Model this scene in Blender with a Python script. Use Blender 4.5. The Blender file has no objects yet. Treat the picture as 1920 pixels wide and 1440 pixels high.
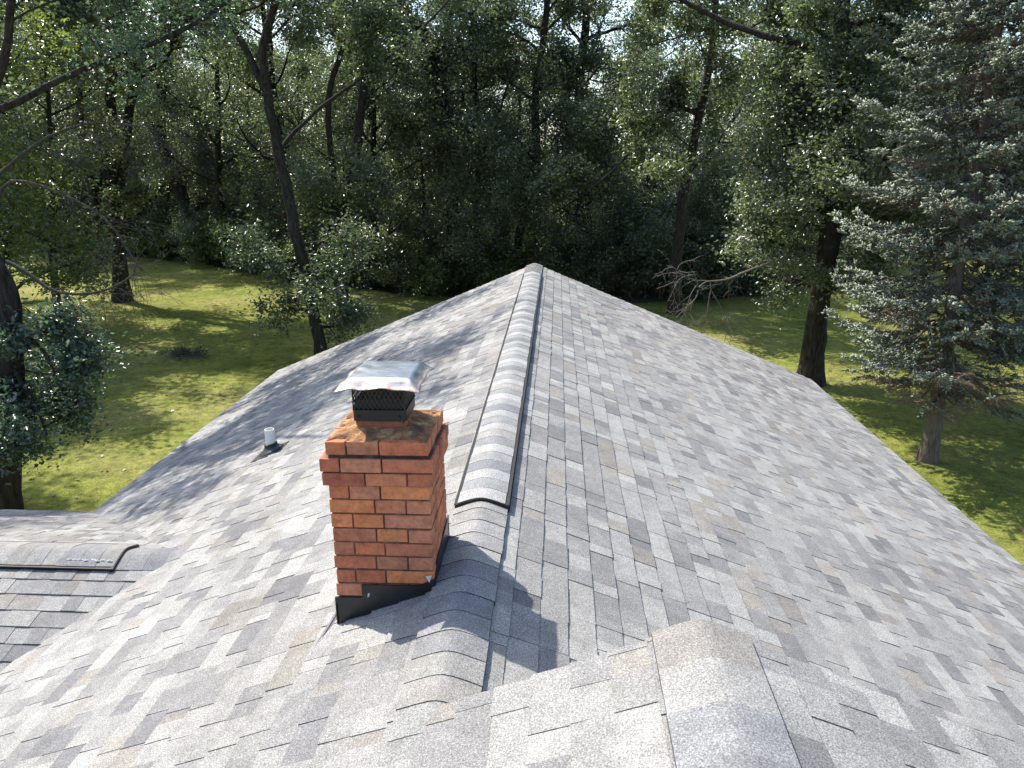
import bpy, bmesh, math, random
import numpy as np
from mathutils import Vector, Matrix

# ------------------------------------------------------------------ camera, sky, sun, exposure
S = bpy.context.scene
COL = S.collection
cam_d = bpy.data.cameras.new("camera")
cam_d.sensor_width = 36.0
cam_d.lens = 26.4647
cam_d.clip_start = 0.05
cam_d.clip_end = 3000
cam = bpy.data.objects.new("camera", cam_d)
COL.objects.link(cam)
R_ = Vector((0.99820969, 0.05938861, -0.00709928))
D_ = Vector((0.01038843, -0.28904028, -0.95726057))
F_ = Vector((-0.05890235, 0.95547303, -0.28913977))
cam.matrix_world = Matrix(((R_.x, -D_.x, -F_.x, 0.42314639), (R_.y, -D_.y, -F_.y, 0.0),
                           (R_.z, -D_.z, -F_.z, 1.909), (0, 0, 0, 1)))
S.camera = cam

SUN_DIR = Vector((0.346, -0.300, -0.600)).normalized()      # the way the light travels
ELEV = math.asin(-SUN_DIR.z)
world = bpy.data.worlds.new("World")
S.world = world
world.use_nodes = True
wn = world.node_tree.nodes
sky = wn.new("ShaderNodeTexSky")
sky.sky_type = 'NISHITA'
sky.sun_disc = False
sky.sun_elevation = ELEV
sky.sun_rotation = math.atan2(-SUN_DIR.x, -SUN_DIR.y)
sky.air_density = 1.0
sky.dust_density = 1.5
sky.ozone_density = 1.0
wn["Background"].inputs[1].default_value = 0.14
world.node_tree.links.new(sky.outputs[0], wn["Background"].inputs[0])

sun_d = bpy.data.lights.new("sun", 'SUN')
sun_d.energy = 3.9
sun_d.angle = math.radians(0.53)
sun_d.color = (1.0, 0.94, 0.84)
sun = bpy.data.objects.new("sun", sun_d)
sun.rotation_euler = SUN_DIR.to_track_quat('-Z', 'Y').to_euler()
COL.objects.link(sun)

S.view_settings.view_transform = 'Standard'
S.view_settings.look = 'None'
S.view_settings.exposure = 1.15
S.view_settings.gamma = 1.0
S.render.engine = 'CYCLES'
S.cycles.max_bounces = 8
S.cycles.diffuse_bounces = 5
S.cycles.transmission_bounces = 4
S.cycles.glossy_bounces = 2
S.cycles.caustics_reflective = False
S.cycles.caustics_refractive = False

# ------------------------------------------------------------------ helpers
def tag(o, label=None, cat=None, group=None, kind=None):
    if label: o['label'] = label
    if cat: o['category'] = cat
    if group: o['group'] = group
    if kind: o['kind'] = kind
    return o

def empty(name, loc=(0, 0, 0), parent=None):
    o = bpy.data.objects.new(name, None)
    COL.objects.link(o)
    o.location = loc
    o.empty_display_size = 0.2
    if parent: o.parent = parent
    return o

class MB:
    """collects polygons with a colour per face"""
    def __init__(s): s.v = []; s.f = []; s.c = []
    def poly(s, pts, col=(1, 1, 1)):
        n = len(s.v); s.v.extend([tuple(p) for p in pts]); s.f.append(tuple(range(n, n + len(pts)))); s.c.append(col)
    def faces(s, verts, faces, col=(1, 1, 1)):
        n = len(s.v); s.v.extend([tuple(p) for p in verts])
        for f in faces: s.f.append(tuple(i + n for i in f)); s.c.append(col)
    def box(s, a, b, col=(1, 1, 1)):
        x0, y0, z0 = a; x1, y1, z1 = b
        s.faces([(x0,y0,z0),(x1,y0,z0),(x1,y1,z0),(x0,y1,z0),(x0,y0,z1),(x1,y0,z1),(x1,y1,z1),(x0,y1,z1)],
                [(3,2,1,0),(4,5,6,7),(0,1,5,4),(1,2,6,5),(2,3,7,6),(3,0,4,7)], col)
    def tube(s, pts, rad, k=8, col=(1, 1, 1), cap=True):
        pts = [Vector(p) for p in pts]
        rings = []
        n0 = len(s.v)
        a = None
        for i, p in enumerate(pts):
            t = (pts[min(i+1, len(pts)-1)] - pts[max(i-1, 0)])
            t = t.normalized() if t.length > 1e-9 else Vector((0, 0, 1))
            if a is None:
                a = t.orthogonal().normalized()
            else:
                a = (a - t * a.dot(t))
                a = a.normalized() if a.length > 1e-6 else t.orthogonal().normalized()
            b = t.cross(a)
            for j in range(k):
                g = 2 * math.pi * j / k
                s.v.append(tuple(p + (a * math.cos(g) + b * math.sin(g)) * rad[i]))
        for i in range(len(pts) - 1):
            for j in range(k):
                s.f.append((n0+i*k+j, n0+i*k+(j+1) % k, n0+(i+1)*k+(j+1) % k, n0+(i+1)*k+j)); s.c.append(col)
        if cap:
            s.f.append(tuple(n0 + j for j in reversed(range(k)))); s.c.append(col)
            m = n0 + (len(pts) - 1) * k
            s.f.append(tuple(m + j for j in range(k))); s.c.append(col)
    def build(s, name, mat, parent=None, smooth=False, label=None):
        me = bpy.data.meshes.new(name)
        me.from_pydata(s.v, [], s.f)
        at = me.attributes.new("tint", 'FLOAT_COLOR', 'FACE')
        arr = np.ones((len(s.f), 4), np.float32); arr[:, :3] = np.array(s.c, np.float32)
        at.data.foreach_set("color", arr.ravel())
        if smooth: me.polygons.foreach_set("use_smooth", np.ones(len(s.f), bool))
        me.update()
        me.materials.append(mat)
        o = bpy.data.objects.new(name, me)
        COL.objects.link(o)
        if parent: o.parent = parent
        if label: o['label'] = label
        return o

def np_mesh(name, verts, faces, tint, mat, smooth=False):
    """fast mesh from arrays: faces (n,k) all the same size"""
    me = bpy.data.meshes.new(name)
    nf, k = faces.shape
    me.vertices.add(len(verts)); me.vertices.foreach_set("co", verts.astype(np.float32).ravel())
    me.loops.add(nf * k); me.loops.foreach_set("vertex_index", faces.astype(np.int32).ravel())
    me.polygons.add(nf)
    me.polygons.foreach_set("loop_start", np.arange(0, nf * k, k, dtype=np.int32))
    if smooth: me.polygons.foreach_set("use_smooth", np.ones(nf, bool))
    at = me.attributes.new("tint", 'FLOAT_COLOR', 'FACE')
    arr = np.ones((nf, 4), np.float32); arr[:, :3] = tint
    at.data.foreach_set("color", arr.ravel())
    me.update(calc_edges=True)
    me.materials.append(mat)
    return me

# ------------------------------------------------------------------ materials
class NT:
    def __init__(s, name):
        s.m = bpy.data.materials.new(name); s.m.use_nodes = True
        s.t = s.m.node_tree; s.n = s.t.nodes; s.b = s.n["Principled BSDF"]; s.o = s.n["Material Output"]
    def new(s, typ, **kw):
        x = s.n.new(typ)
        for k, v in kw.items(): setattr(x, k, v)
        return x
    def ln(s, a, b): s.t.links.new(a, b)
    def val(s, sock, v):
        if hasattr(v, 'is_output') or hasattr(v, 'links'): s.ln(v, sock)
        else: sock.default_value = v
    def attr(s, name="tint"):
        return s.new("ShaderNodeAttribute", attribute_name=name).outputs["Color"]
    def coord(s, which="Object"):
        return s.new("ShaderNodeTexCoord").outputs[which]
    def noise(s, scale, detail=2.0, rough=0.5, vec=None, dist=0.0):
        x = s.new("ShaderNodeTexNoise")
        x.inputs["Scale"].default_value = scale; x.inputs["Detail"].default_value = detail
        x.inputs["Roughness"].default_value = rough; x.inputs["Distortion"].default_value = dist
        s.ln(vec if vec is not None else s.coord(), x.inputs["Vector"])
        return x.outputs["Fac"]
    def ramp(s, fac, stops):
        x = s.new("ShaderNodeValToRGB")
        e = x.color_ramp.elements
        while len(e) < len(stops): e.new(0.5)
        for i, (p, c) in enumerate(stops):
            e[i].position = p; e[i].color = c if len(c) == 4 else (*c, 1)
        s.ln(fac, x.inputs["Fac"])
        return x.outputs["Color"]
    def mix(s, fac, a, b, mode='MIX'):
        x = s.new("ShaderNodeMix", data_type='RGBA', blend_type=mode)
        s.val(x.inputs["Factor"], fac)
        s.val(x.inputs[6], a if not isinstance(a, tuple) else (*a[:3], 1))
        s.val(x.inputs[7], b if not isinstance(b, tuple) else (*b[:3], 1))
        return x.outputs[2]
    def math(s, op, a, b=0.0):
        x = s.new("ShaderNodeMath", operation=op)
        s.val(x.inputs[0], a); s.val(x.inputs[1], b)
        return x.outputs[0]
    def mapping(s, vec, scale):
        x = s.new("ShaderNodeMapping"); x.inputs["Scale"].default_value = scale
        s.ln(vec, x.inputs["Vector"]); return x.outputs[0]
    def bump(s, h, strength, dist):
        x = s.new("ShaderNodeBump"); x.inputs["Strength"].default_value = strength; x.inputs["Distance"].default_value = dist
        s.ln(h, x.inputs["Height"]); s.ln(x.outputs[0], s.b.inputs["Normal"])
    def set(s, **kw):
        for k, v in kw.items():
            s.val(s.b.inputs[k.replace("_", " ")], v)

def g3(v): return (v, v, v)

def mat_shingle():
    t = NT("asphalt_shingle")
    base = t.attr()
    oc = t.coord()
    gr = t.noise(170.0, 3.0, 0.8, oc)
    gv = t.ramp(gr, [(0.30, g3(0.30)), (0.45, g3(0.80)), (0.55, g3(1.15)), (0.68, g3(2.0))])
    c = t.mix(1.0, base, gv, 'MULTIPLY')
    big = t.noise(1.1, 4.0, 0.6, oc)
    c = t.mix(1.0, c, t.ramp(big, [(0.3, g3(0.88)), (0.7, g3(1.10))]), 'MULTIPLY')
    mid = t.noise(11.0, 3.0, 0.6, oc)
    c = t.mix(1.0, c, t.ramp(mid, [(0.3, g3(0.86)), (0.7, g3(1.12))]), 'MULTIPLY')
    st = t.noise(0.55, 5.0, 0.65, oc)
    c = t.mix(t.ramp(st, [(0.55, g3(0)), (0.75, g3(0.20))]), c, (0.20, 0.18, 0.15))
    t.set(Base_Color=c, Roughness=0.92)
    t.b.inputs["Specular IOR Level"].default_value = 0.25
    t.bump(gr, 0.35, 0.003)
    return t.m

def mat_simple(name, col, rough=0.5, metal=0.0, spec=0.5, nscale=0, namp=0.2):
    t = NT(name)
    if nscale:
        f = t.noise(nscale, 4, 0.6)
        c = t.mix(1.0, col, t.ramp(f, [(0.3, g3(1 - namp)), (0.7, g3(1 + namp))]), 'MULTIPLY')
        t.set(Base_Color=c)
    else:
        t.set(Base_Color=(*col, 1))
    t.set(Roughness=rough, Metallic=metal)
    t.b.inputs["Specular IOR Level"].default_value = spec
    return t.m

def mat_brick():
    t = NT("red_brick")
    base = t.attr()
    oc = t.coord()
    n1 = t.noise(26.0, 5.0, 0.65, oc)
    c = t.mix(1.0, base, t.ramp(n1, [(0.28, g3(0.62)), (0.5, g3(0.98)), (0.75, g3(1.3))]), 'MULTIPLY')
    n2 = t.noise(7.0, 4.0, 0.7, oc)
    c = t.mix(t.ramp(n2, [(0.55, g3(0)), (0.72, g3(0.45))]), c, (0.34, 0.17, 0.10))
    n3 = t.noise(90.0, 3.0, 0.6, oc)
    c = t.mix(t.ramp(n3, [(0.60, g3(0)), (0.70, g3(0.5))]), c, (0.16, 0.07, 0.045))
    t.set(Base_Color=c, Roughness=0.85)
    t.b.inputs["Specular IOR Level"].default_value = 0.3
    t.bump(t.math('ADD', n1, t.math('MULTIPLY', n3, 0.5)), 0.6, 0.006)
    return t.m

def mat_mortar(name, a, b, c3):
    t = NT(name)
    oc = t.coord()
    n1 = t.noise(9.0, 6.0, 0.7, oc)
    c = t.ramp(n1, [(0.36, a), (0.50, b), (0.62, c3)])
    n2 = t.noise(160.0, 3.0, 0.7, oc)
    c = t.mix(1.0, c, t.ramp(n2, [(0.3, g3(0.65)), (0.7, g3(1.3))]), 'MULTIPLY')
    t.set(Base_Color=c, Roughness=0.95)
    t.bump(t.math('ADD', n2, n1), 0.8, 0.01)
    return t.m

def mat_galv():
    t = NT("galvanised_sheet")
    oc = t.coord()
    n1 = t.noise(14.0, 4.0, 0.6, oc)
    sc = t.noise(60.0, 3.0, 0.6, t.mapping(oc, (0.35, 2.2, 1)))
    c = t.ramp(n1, [(0.3, (0.33, 0.36, 0.385)), (0.7, (0.48, 0.51, 0.53))])
    rust = t.attr()
    rn = t.math('MULTIPLY', t.ramp(t.noise(45.0, 5.0, 0.7, oc), [(0.38, g3(0)), (0.58, g3(1))]), rust)
    c = t.mix(rn, c, (0.36, 0.17, 0.09))
    rough = t.math('ADD', t.math('MULTIPLY', sc, 0.25), 0.22)
    rough = t.math('ADD', rough, t.math('MULTIPLY', rn, 0.4))
    met = t.math('SUBTRACT', 1.0, rn)
    t.set(Base_Color=c, Roughness=rough, Metallic=met)
    t.bump(n1, 0.25, 0.01)
    return t.m

def mat_leaf(name, hue=0.0, trans=0.40, rough=0.33, dark=1.0, gain=(1, 1, 1)):
    t = NT(name)
    base = t.attr()
    rnd = t.new("ShaderNodeObjectInfo").outputs["Random"]
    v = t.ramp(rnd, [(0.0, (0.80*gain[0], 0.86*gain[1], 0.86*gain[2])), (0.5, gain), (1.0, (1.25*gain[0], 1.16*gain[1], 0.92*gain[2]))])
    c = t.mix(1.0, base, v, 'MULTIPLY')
    t.set(Base_Color=c, Roughness=rough)
    t.b.inputs["Specular IOR Level"].default_value = 0.95
    tr = t.new("ShaderNodeBsdfTranslucent")
    tc = t.mix(1.0, c, (1.65, 1.95, 1.00), 'MULTIPLY')
    t.ln(tc, tr.inputs["Color"])
    mx = t.new("ShaderNodeMixShader"); mx.inputs[0].default_value = trans
    t.ln(t.b.outputs[0], mx.inputs[1]); t.ln(tr.outputs[0], mx.inputs[2])
    t.ln(mx.outputs[0], t.o.inputs["Surface"])
    return t.m

def mat_bark(name, a, b, scale=1.0):
    t = NT(name)
    oc = t.coord()
    st = t.noise(16.0 * scale, 5.0, 0.7, t.mapping(oc, (1, 1, 0.16)), 0.4)
    c = t.ramp(st, [(0.34, a), (0.62, b)])
    li = t.noise(3.5, 5.0, 0.7, oc)
    c = t.mix(t.ramp(li, [(0.55, g3(0)), (0.72, g3(0.5))]), c, (0.085, 0.09, 0.075))
    t.set(Base_Color=c, Roughness=0.95)
    t.b.inputs["Specular IOR Level"].default_value = 0.2
    t.bump(st, 0.9, 0.05)
    return t.m

def mat_lawn():
    t = NT("mown_grass")
    oc = t.coord()
    n1 = t.noise(0.22, 5.0, 0.6, oc)
    c = t.ramp(n1, [(0.30, (0.150, 0.185, 0.032)), (0.5, (0.220, 0.238, 0.052)), (0.72, (0.290, 0.272, 0.098))])
    n2 = t.noise(5.0, 5.0, 0.75, oc)
    c = t.mix(1.0, c, t.ramp(n2, [(0.32, g3(0.55)), (0.68, g3(1.42))]), 'MULTIPLY')
    n3 = t.noise(38.0, 3.0, 0.7, oc)
    c = t.mix(1.0, c, t.ramp(n3, [(0.3, g3(0.45)), (0.7, g3(1.55))]), 'MULTIPLY')
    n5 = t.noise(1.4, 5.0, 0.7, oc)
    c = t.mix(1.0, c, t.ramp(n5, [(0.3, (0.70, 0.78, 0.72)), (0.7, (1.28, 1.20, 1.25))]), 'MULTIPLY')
    n4 = t.noise(0.75, 4.0, 0.7, oc)
    c = t.mix(t.ramp(n4, [(0.58, g3(0)), (0.74, g3(0.5))]), c, (0.20, 0.17, 0.075))
    t.set(Base_Color=c, Roughness=0.95)
    t.b.inputs["Specular IOR Level"].default_value = 0.15
    t.bump(t.math('ADD', n3, n2), 0.9, 0.06)
    return t.m

def mat_litter():
    t = NT("leaf_litter")
    oc = t.coord()
    n1 = t.noise(0.3, 6.0, 0.7, oc)
    c = t.ramp(n1, [(0.35, (0.035, 0.050, 0.016)), (0.52, (0.060, 0.052, 0.030)), (0.72, (0.13, 0.095, 0.065))])
    n2 = t.noise(9.0, 4.0, 0.8, oc)
    c = t.mix(1.0, c, t.ramp(n2, [(0.3, g3(0.5)), (0.7, g3(1.5))]), 'MULTIPLY')
    t.set(Base_Color=c, Roughness=0.95)
    t.bump(n2, 0.8, 0.1)
    return t.m

M_SH = mat_shingle()
M_BLACK = mat_simple("black_plastic", (0.012, 0.012, 0.013), 0.55, 0, 0.4, 40, 0.3)
M_FLASH = mat_simple("black_flashing", (0.012, 0.013, 0.016), 0.38, 0, 0.5, 12, 0.35)
M_BRICK = mat_brick()
M_MORT = mat_mortar("brick_mortar", (0.085, 0.042, 0.028), (0.135, 0.070, 0.045), (0.24, 0.145, 0.095))
M_CROWN = mat_mortar("stained_mortar_crown", (0.075, 0.055, 0.045), (0.30, 0.135, 0.055), (0.56, 0.40, 0.20))
M_FLUE = mat_simple("clay_flue", (0.30, 0.10, 0.055), 0.85, 0, 0.3, 18, 0.4)
M_GALV = mat_galv()
M_SCREEN = mat_simple("black_screen_paint", (0.008, 0.008, 0.009), 0.42, 0, 0.5)
M_PVC = mat_simple("white_pvc", (0.66, 0.67, 0.66), 0.4, 0, 0.5, 14, 0.05)
M_RUBBER = mat_simple("black_rubber", (0.016, 0.016, 0.018), 0.5, 0, 0.5)
M_SIDING = mat_simple("painted_siding", (0.55, 0.54, 0.50), 0.7, 0, 0.4, 3, 0.06)
M_TRIM = mat_simple("white_trim", (0.72, 0.72, 0.70), 0.5, 0, 0.4)
M_SEAL = mat_simple("grey_sealant", (0.62, 0.62, 0.60), 0.5, 0, 0.4, 60, 0.2)
M_LEAF = mat_leaf("oak_leaf")
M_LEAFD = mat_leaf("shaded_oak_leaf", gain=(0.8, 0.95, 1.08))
M_SPR = mat_leaf("spruce_needles", trans=0.12, rough=0.55)
M_BARK = mat_bark("oak_bark", (0.012, 0.010, 0.009), (0.055, 0.046, 0.039))
M_BARKS = mat_bark("spruce_bark", (0.085, 0.068, 0.058), (0.20, 0.165, 0.145), 1.6)
M_DEAD = mat_bark("dead_wood", (0.10, 0.085, 0.07), (0.26, 0.23, 0.20), 2.0)
M_DEADD = mat_bark("grey_dead_wood", (0.035, 0.030, 0.026), (0.11, 0.098, 0.085), 2.0)
M_TWIG = mat_bark("dry_twigs", (0.10, 0.070, 0.050), (0.23, 0.165, 0.12), 2.0)
M_LAWN = mat_lawn()
M_LIT = mat_litter()

# ------------------------------------------------------------------ the house roof
PI = math.pi
P = 5 / 12.0
COSA = 1 / math.sqrt(1 + P * P)
SINA = P * COSA
EXPO = 0.143
L_, WL, WR = 14.01, 5.06, 5.237
XB, YB = 0.9225, 2.2415
ZB = XB * P
YBACK = -3.0
VX, VY = -2.50, 5.06            # where the wing's ridge meets the left slope
ZC = VX * P
GZ = -5.1                       # ground level

PALETTE = [((0.271, 0.268, 0.257), 0.27), ((0.234, 0.232, 0.225), 0.30), ((0.197, 0.195, 0.193), 0.24),
           ((0.153, 0.152, 0.155), 0.08), ((0.232, 0.220, 0.201), 0.07), ((0.197, 0.186, 0.172), 0.04)]
def shade(rng):
    r = rng.random(); a = 0
    for c, w in PALETTE:
        a += w
        if r < a: break
    k = rng.uniform(0.92, 1.08)
    return (c[0]*k, c[1]*k, c[2]*k)

def clip(poly, planes):
    """keep a*u+b*v+c>=0"""
    for a, b, c in planes:
        out = []
        n = len(poly)
        for i in range(n):
            p, q = poly[i], poly[(i+1) % n]
            dp, dq = a*p[0]+b*p[1]+c, a*q[0]+b*q[1]+c
            if dp >= 0: out.append(p)
            if (dp >= 0) != (dq >= 0):
                t = dp / (dp - dq)
                out.append((p[0]+(q[0]-p[0])*t, p[1]+(q[1]-p[1])*t))
        poly = out
        if len(poly) < 3: return []
    return poly

def area(p):
    return 0.5 * abs(sum(p[i][0]*p[(i+1) % len(p)][1] - p[(i+1) % len(p)][0]*p[i][1] for i in range(len(p))))

def shingle_plane(mb, O, U, V, N, u0, u1, v1, regions, seed, phase=0.0):
    """O: a point on the ridge line, U along the course, V down the slope, N up; regions: convex pieces in (u, v)"""
    rng = random.Random(seed)
    O, U, V, N = Vector(O), Vector(U), Vector(V), Vector(N)
    def at(u, v, h): return O + U*u + V*v + N*h
    big = [(u0-1, -1.5), (u1+1, -1.5), (u1+1, v1+1), (u0-1, v1+1)]
    for reg in regions:
        pl = clip(big, reg)
        if pl: mb.poly([at(a, b, -0.010) for a, b in pl], (0.12, 0.12, 0.13))
    nrow = int((v1 + 1.4) / EXPO) + 1
    for r in range(nrow):
        vb = v1 - r * EXPO                      # butt edge of this course
        vt = vb - EXPO
        u = u0 - rng.uniform(0, 0.4) + phase
        hi = rng.random() < 0.5
        prev = None
        while u < u1:
            w = rng.choice([0.08, 0.10, 0.12, 0.14, 0.16, 0.19, 0.23, 0.28]) * rng.uniform(0.85, 1.15)
            col = shade(rng)
            if prev and rng.random() < 0.14: col = prev
            prev = col
            ht = 0.0060 if hi else 0.0030
            ht += rng.uniform(-0.0006, 0.0012)
            skew = rng.uniform(-0.004, 0.004)
            dv = rng.uniform(-0.003, 0.003)
            q = [(u, vt), (u+w, vt), (u+w+skew, vb+dv), (u+skew, vb+dv)]
            for reg in regions:
                p = clip(q, reg)
                if len(p) < 3 or area(p) < 1e-5: continue
                top, bot = [], []
                for a, b in p:
                    k = (b - vt) / EXPO
                    top.append(at(a, b, 0.001 + ht + 0.0080 * k)); bot.append(at(a, b, -0.008))
                mb.poly(top, col)
                n = len(p)
                dk = (col[0]*0.7, col[1]*0.7, col[2]*0.7)
                for i in range(n):
                    j = (i+1) % n
                    mb.poly([bot[i], bot[j], top[j], top[i]], dk)
            u += w
            if rng.random() < 0.72: hi = not hi
    return mb

def cap_profile(x, w, r, raise_):
    return raise_ - P * (math.sqrt(x*x + r*r) - r)

def cap_run(mb, O, AX, SIDE, t0, t1, w=0.152, r=0.07, raise_=0.022, seed=1, expo=0.143, thick=0.006, end_lift=0.007, bands=True, drop=0.0, cols=None, edge=(0.045, 0.045, 0.05), ramp=0.0, lip=False):
    """lapped cap shingles bent over a ridge: laid from t0 (butt ends face t0) to t1 along AX"""
    rng = random.Random(seed)
    O, AX, SIDE = Vector(O), Vector(AX), Vector(SIDE)
    Z = Vector((0, 0, 1))
    t = t0
    n = 12
    xs = [w * (2*i/n - 1) for i in range(n+1)]
    while t < t1:
        te = min(t + expo + 0.02, t1)
        splits = [t]
        if bands:
            a = t + rng.uniform(0.04, 0.09)
            splits.append(min(a, te))
        splits.append(te)
        jw = rng.uniform(-0.003, 0.003)
        def pt(x, tt, dz=0.0):
            k = (tt - t) / (te - t + 1e-9)
            rr = raise_ if not ramp else raise_ - (raise_+.012)*max(0.0, 1-(tt-t0)/ramp)
            return O + AX*tt + SIDE*(x + jw) + Z*(cap_profile(x, w, r, rr) + end_lift*(1-k) + dz)
        for a, b in zip(splits[:-1], splits[1:]):
            if b - a < 1e-4: continue
            col = cols[int((t-t0)/expo+.5) % len(cols)] if cols else shade(rng)
            m = 2
            for s in range(m):
                ta, tb = a + (b-a)*s/m, a + (b-a)*(s+1)/m
                for i in range(n):
                    mb.poly([pt(xs[i], ta), pt(xs[i+1], ta), pt(xs[i+1], tb), pt(xs[i], tb)], col)
                for sx in (0, n):
                    mb.poly([pt(xs[sx], ta, -thick-drop), pt(xs[sx], tb, -thick-drop), pt(xs[sx], tb), pt(xs[sx], ta)], (0.10, 0.10, 0.105))
        for i in range(n):
            th = .05 if (lip and t == t0) else thick
            mb.poly([pt(xs[i], t, -th), pt(xs[i+1], t, -th), pt(xs[i+1], t), pt(xs[i], t)], (.18, .18, .18) if th > thick else edge)
        t += expo
    for i in range(n):
        x0, x1 = xs[i], xs[i+1]
        q = lambda x, dz: O + AX*t1 + SIDE*x + Z*(cap_profile(x, w, r, raise_) + dz)
        mb.poly([q(x0, -thick), q(x1, -thick), q(x1, 0), q(x0, 0)], (0.05, 0.05, 0.05))

house = empty("house")
tag(house, "grey shingled house roof with a red brick chimney near its ridge", "house")

# main gable, both slopes
nL = (-SINA, 0, COSA); vL = (-COSA, 0, -SINA)
nR = (SINA, 0, COSA); vR = (COSA, 0, -SINA)
Y = (0, 1, 0)
def half_x(xmin=None, xmax=None):
    """left slope: v = -x/COSA"""
    h = []
    if xmin is not None: h.append((0, -1, -xmin / COSA))      # x>=xmin  <=> v<=-xmin/COSA
    if xmax is not None: h.append((0, 1, xmax / COSA))        # x<=xmax  <=> v>=-xmax/COSA
    return h
kf = 2.56 / 2.76
nm = 0.741
# x = -COSA*v ; far valley: x - VX + kf*(u-VY) >= 0 ; near valley: x - VX - nm*(u-VY) >= 0
far_valley = (kf, -COSA, -VX - kf*VY)
near_valley = (-nm, -COSA, -VX + nm*VY)
mb = MB()
regsL = [[(1, 0, -VY), (-1, 0, L_)] + half_x(-WL, 0.0) + [far_valley],
         [(1, 0, -YB), (-1, 0, VY)] + half_x(-WL, 0.0) + [near_valley],
         [(1, 0, -YBACK), (-1, 0, YB)] + half_x(-WL, XB) + [near_valley]]
shingle_plane(mb, (0, 0, 0), Y, vL, nL, YBACK, L_, WL/COSA, regsL, 11)
regsR = [[(1, 0, -YB + 0.1), (-1, 0, L_), (0, 1, 0), (0, -1, WR/COSA)]]
shingle_plane(mb, (0, 0, 0), Y, vR, nR, YB - 0.1, L_, WR/COSA, regsR, 12)
roof = mb.build("roof", M_SH, house, label="main gable roof of mixed light and dark grey shingles")

# raised roof in the foreground, its right slope
mb = MB()
WB = WR + 1.9
regsB = [[(1, 0, -YBACK), (-1, 0, YB), (0, 1, 0), (0, -1, (WB - XB)/COSA)]]
shingle_plane(mb, (XB, 0, ZB), Y, vR, nR, YBACK, YB, (WB - XB)/COSA, regsB, 13)
roof_b = mb.build("roof", M_SH, house, label="nearer raised roof section of grey shingles")

# wing to the left
mb = MB()
QN = P * 0.741                      # near slope of the wing (rise per metre of y)
cN, sN = 1/math.sqrt(1+QN*QN), QN/math.sqrt(1+QN*QN)
QF = P * kf
cF, sF = 1/math.sqrt(1+QF*QF), QF/math.sqrt(1+QF*QF)
XW = -11.0
# near slope: u = -x direction reversed so that u = x ; v = (VY - y)/cN
regN = [[(1, 0, -XW), (0, 1, 0), (0, -1, 4.0), (-1, -nm*cN, VX + 0.05)]]
# in valley: x <= VX - nm*(VY-y) = VX - nm*cN*v
shingle_plane(mb, (0, VY, ZC), (1, 0, 0), (0, -cN, -sN), (0, -sN, cN), XW, VX + 0.1, 4.0, regN, 14)
vF = (2.76) / cF
regF = [[(1, 0, -XW), (0, 1, 0), (0, -1, vF), (-1, -kf*cF, VX + 0.03)]]
shingle_plane(mb, (0, VY, ZC), (1, 0, 0), (0, cF, -sF), (0, sF, cF), XW, VX + 0.1, vF, regF, 15)
roof_c = mb.build("roof", M_SH, house, label="lower wing roof of grey shingles with its own ridge vent")

# drip edges and fascia boards
def strip(mb, a, b, w, h, col=(1, 1, 1)):
    """board hanging below the line a-b, w thick towards 'out', h tall"""
    a, b, w = Vector(a), Vector(b), Vector(w)
    z = Vector((0, 0, -h))
    mb.faces([a, b, b+w, a+w, a+z, b+z, b+w+z, a+w+z],
             [(0,1,2,3),(4,7,6,5),(0,4,5,1),(1,5,6,2),(2,6,7,3),(3,7,4,0)], col)
mb = MB()
zl, zr = -WL*P, -WR*P
strip(mb, (-WL+0.012, 7.9, zl-0.012), (-WL+0.012, L_-0.01, zl-0.012), (-0.03, 0, 0), 0.16)
strip(mb, (WR-0.012, YB, zr-0.012), (WR-0.012, L_-0.01, zr-0.012), (0.03, 0, 0), 0.16)
strip(mb, (-WL+0.012, L_-0.012, zl-0.012), (0, L_-0.012, -0.012), (0, 0.03, 0), 0.16)
strip(mb, (0, L_-0.012, -0.012), (WR-0.012, L_-0.012, zr-0.012), (0, 0.03, 0), 0.16)
strip(mb, (0.02, YB-0.014, -0.006), (XB, YB-0.014, ZB-0.012), (0, 0.02, 0), 0.10)
strip(mb, (XB, YB-0.014, ZB-0.012), (WB, YB-0.014, ZB-0.012-(WB-XB)*P), (0, 0.02, 0), 0.16)
strip(mb, (WB-0.012, YBACK, ZB-(WB-XB)*P-0.012), (WB-0.012, YB-0.02, ZB-(WB-XB)*P-0.012), (0.03, 0, 0), 0.16)
mb.build("fascia", M_TRIM, house)

# walls (under the eaves)
mb = MB()
mb.box((-WL+0.35, YB-0.6, GZ-0.2), (WR-0.35, L_-0.3, zl-0.16))
mb.box((XW, VY-2.2, GZ-0.2), (-WL+0.34, VY+2.35, zl-0.16))
mb.box((-WL+0.36, YBACK, GZ-0.2), (WB-0.4, YB-0.61, zl-0.6))
for y0, y1 in ((L_-0.45, L_-0.3),):
    mb.faces([(-WL+0.36, y0, zl-0.16), (WR-0.36, y0, zl-0.16), (0, y0, -0.2), (-WL+0.36, y1, zl-0.16), (WR-0.36, y1, zl-0.16), (0, y1, -0.2)],
             [(0,1,2),(5,4,3),(0,3,4,1),(1,4,5,2),(2,5,3,0)])
yw0, yw1 = YB-0.13, YB-0.05
zbr = ZB - (WB-0.5-XB)*P - 0.05
mb.faces([(0.2, yw0, 0.0), (XB, yw0, ZB-0.06), (WB-0.5, yw0, zbr), (WB-0.5, yw0, zbr-0.8), (0.2, yw0, -0.8),
          (0.2, yw1, 0.0), (XB, yw1, ZB-0.06), (WB-0.5, yw1, zbr), (WB-0.5, yw1, zbr-0.8), (0.2, yw1, -0.8)],
         [(0,1,2,3,4),(9,8,7,6,5),(0,5,6,1),(1,6,7,2),(2,7,8,3),(3,8,9,4),(4,9,5,0)])
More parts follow.
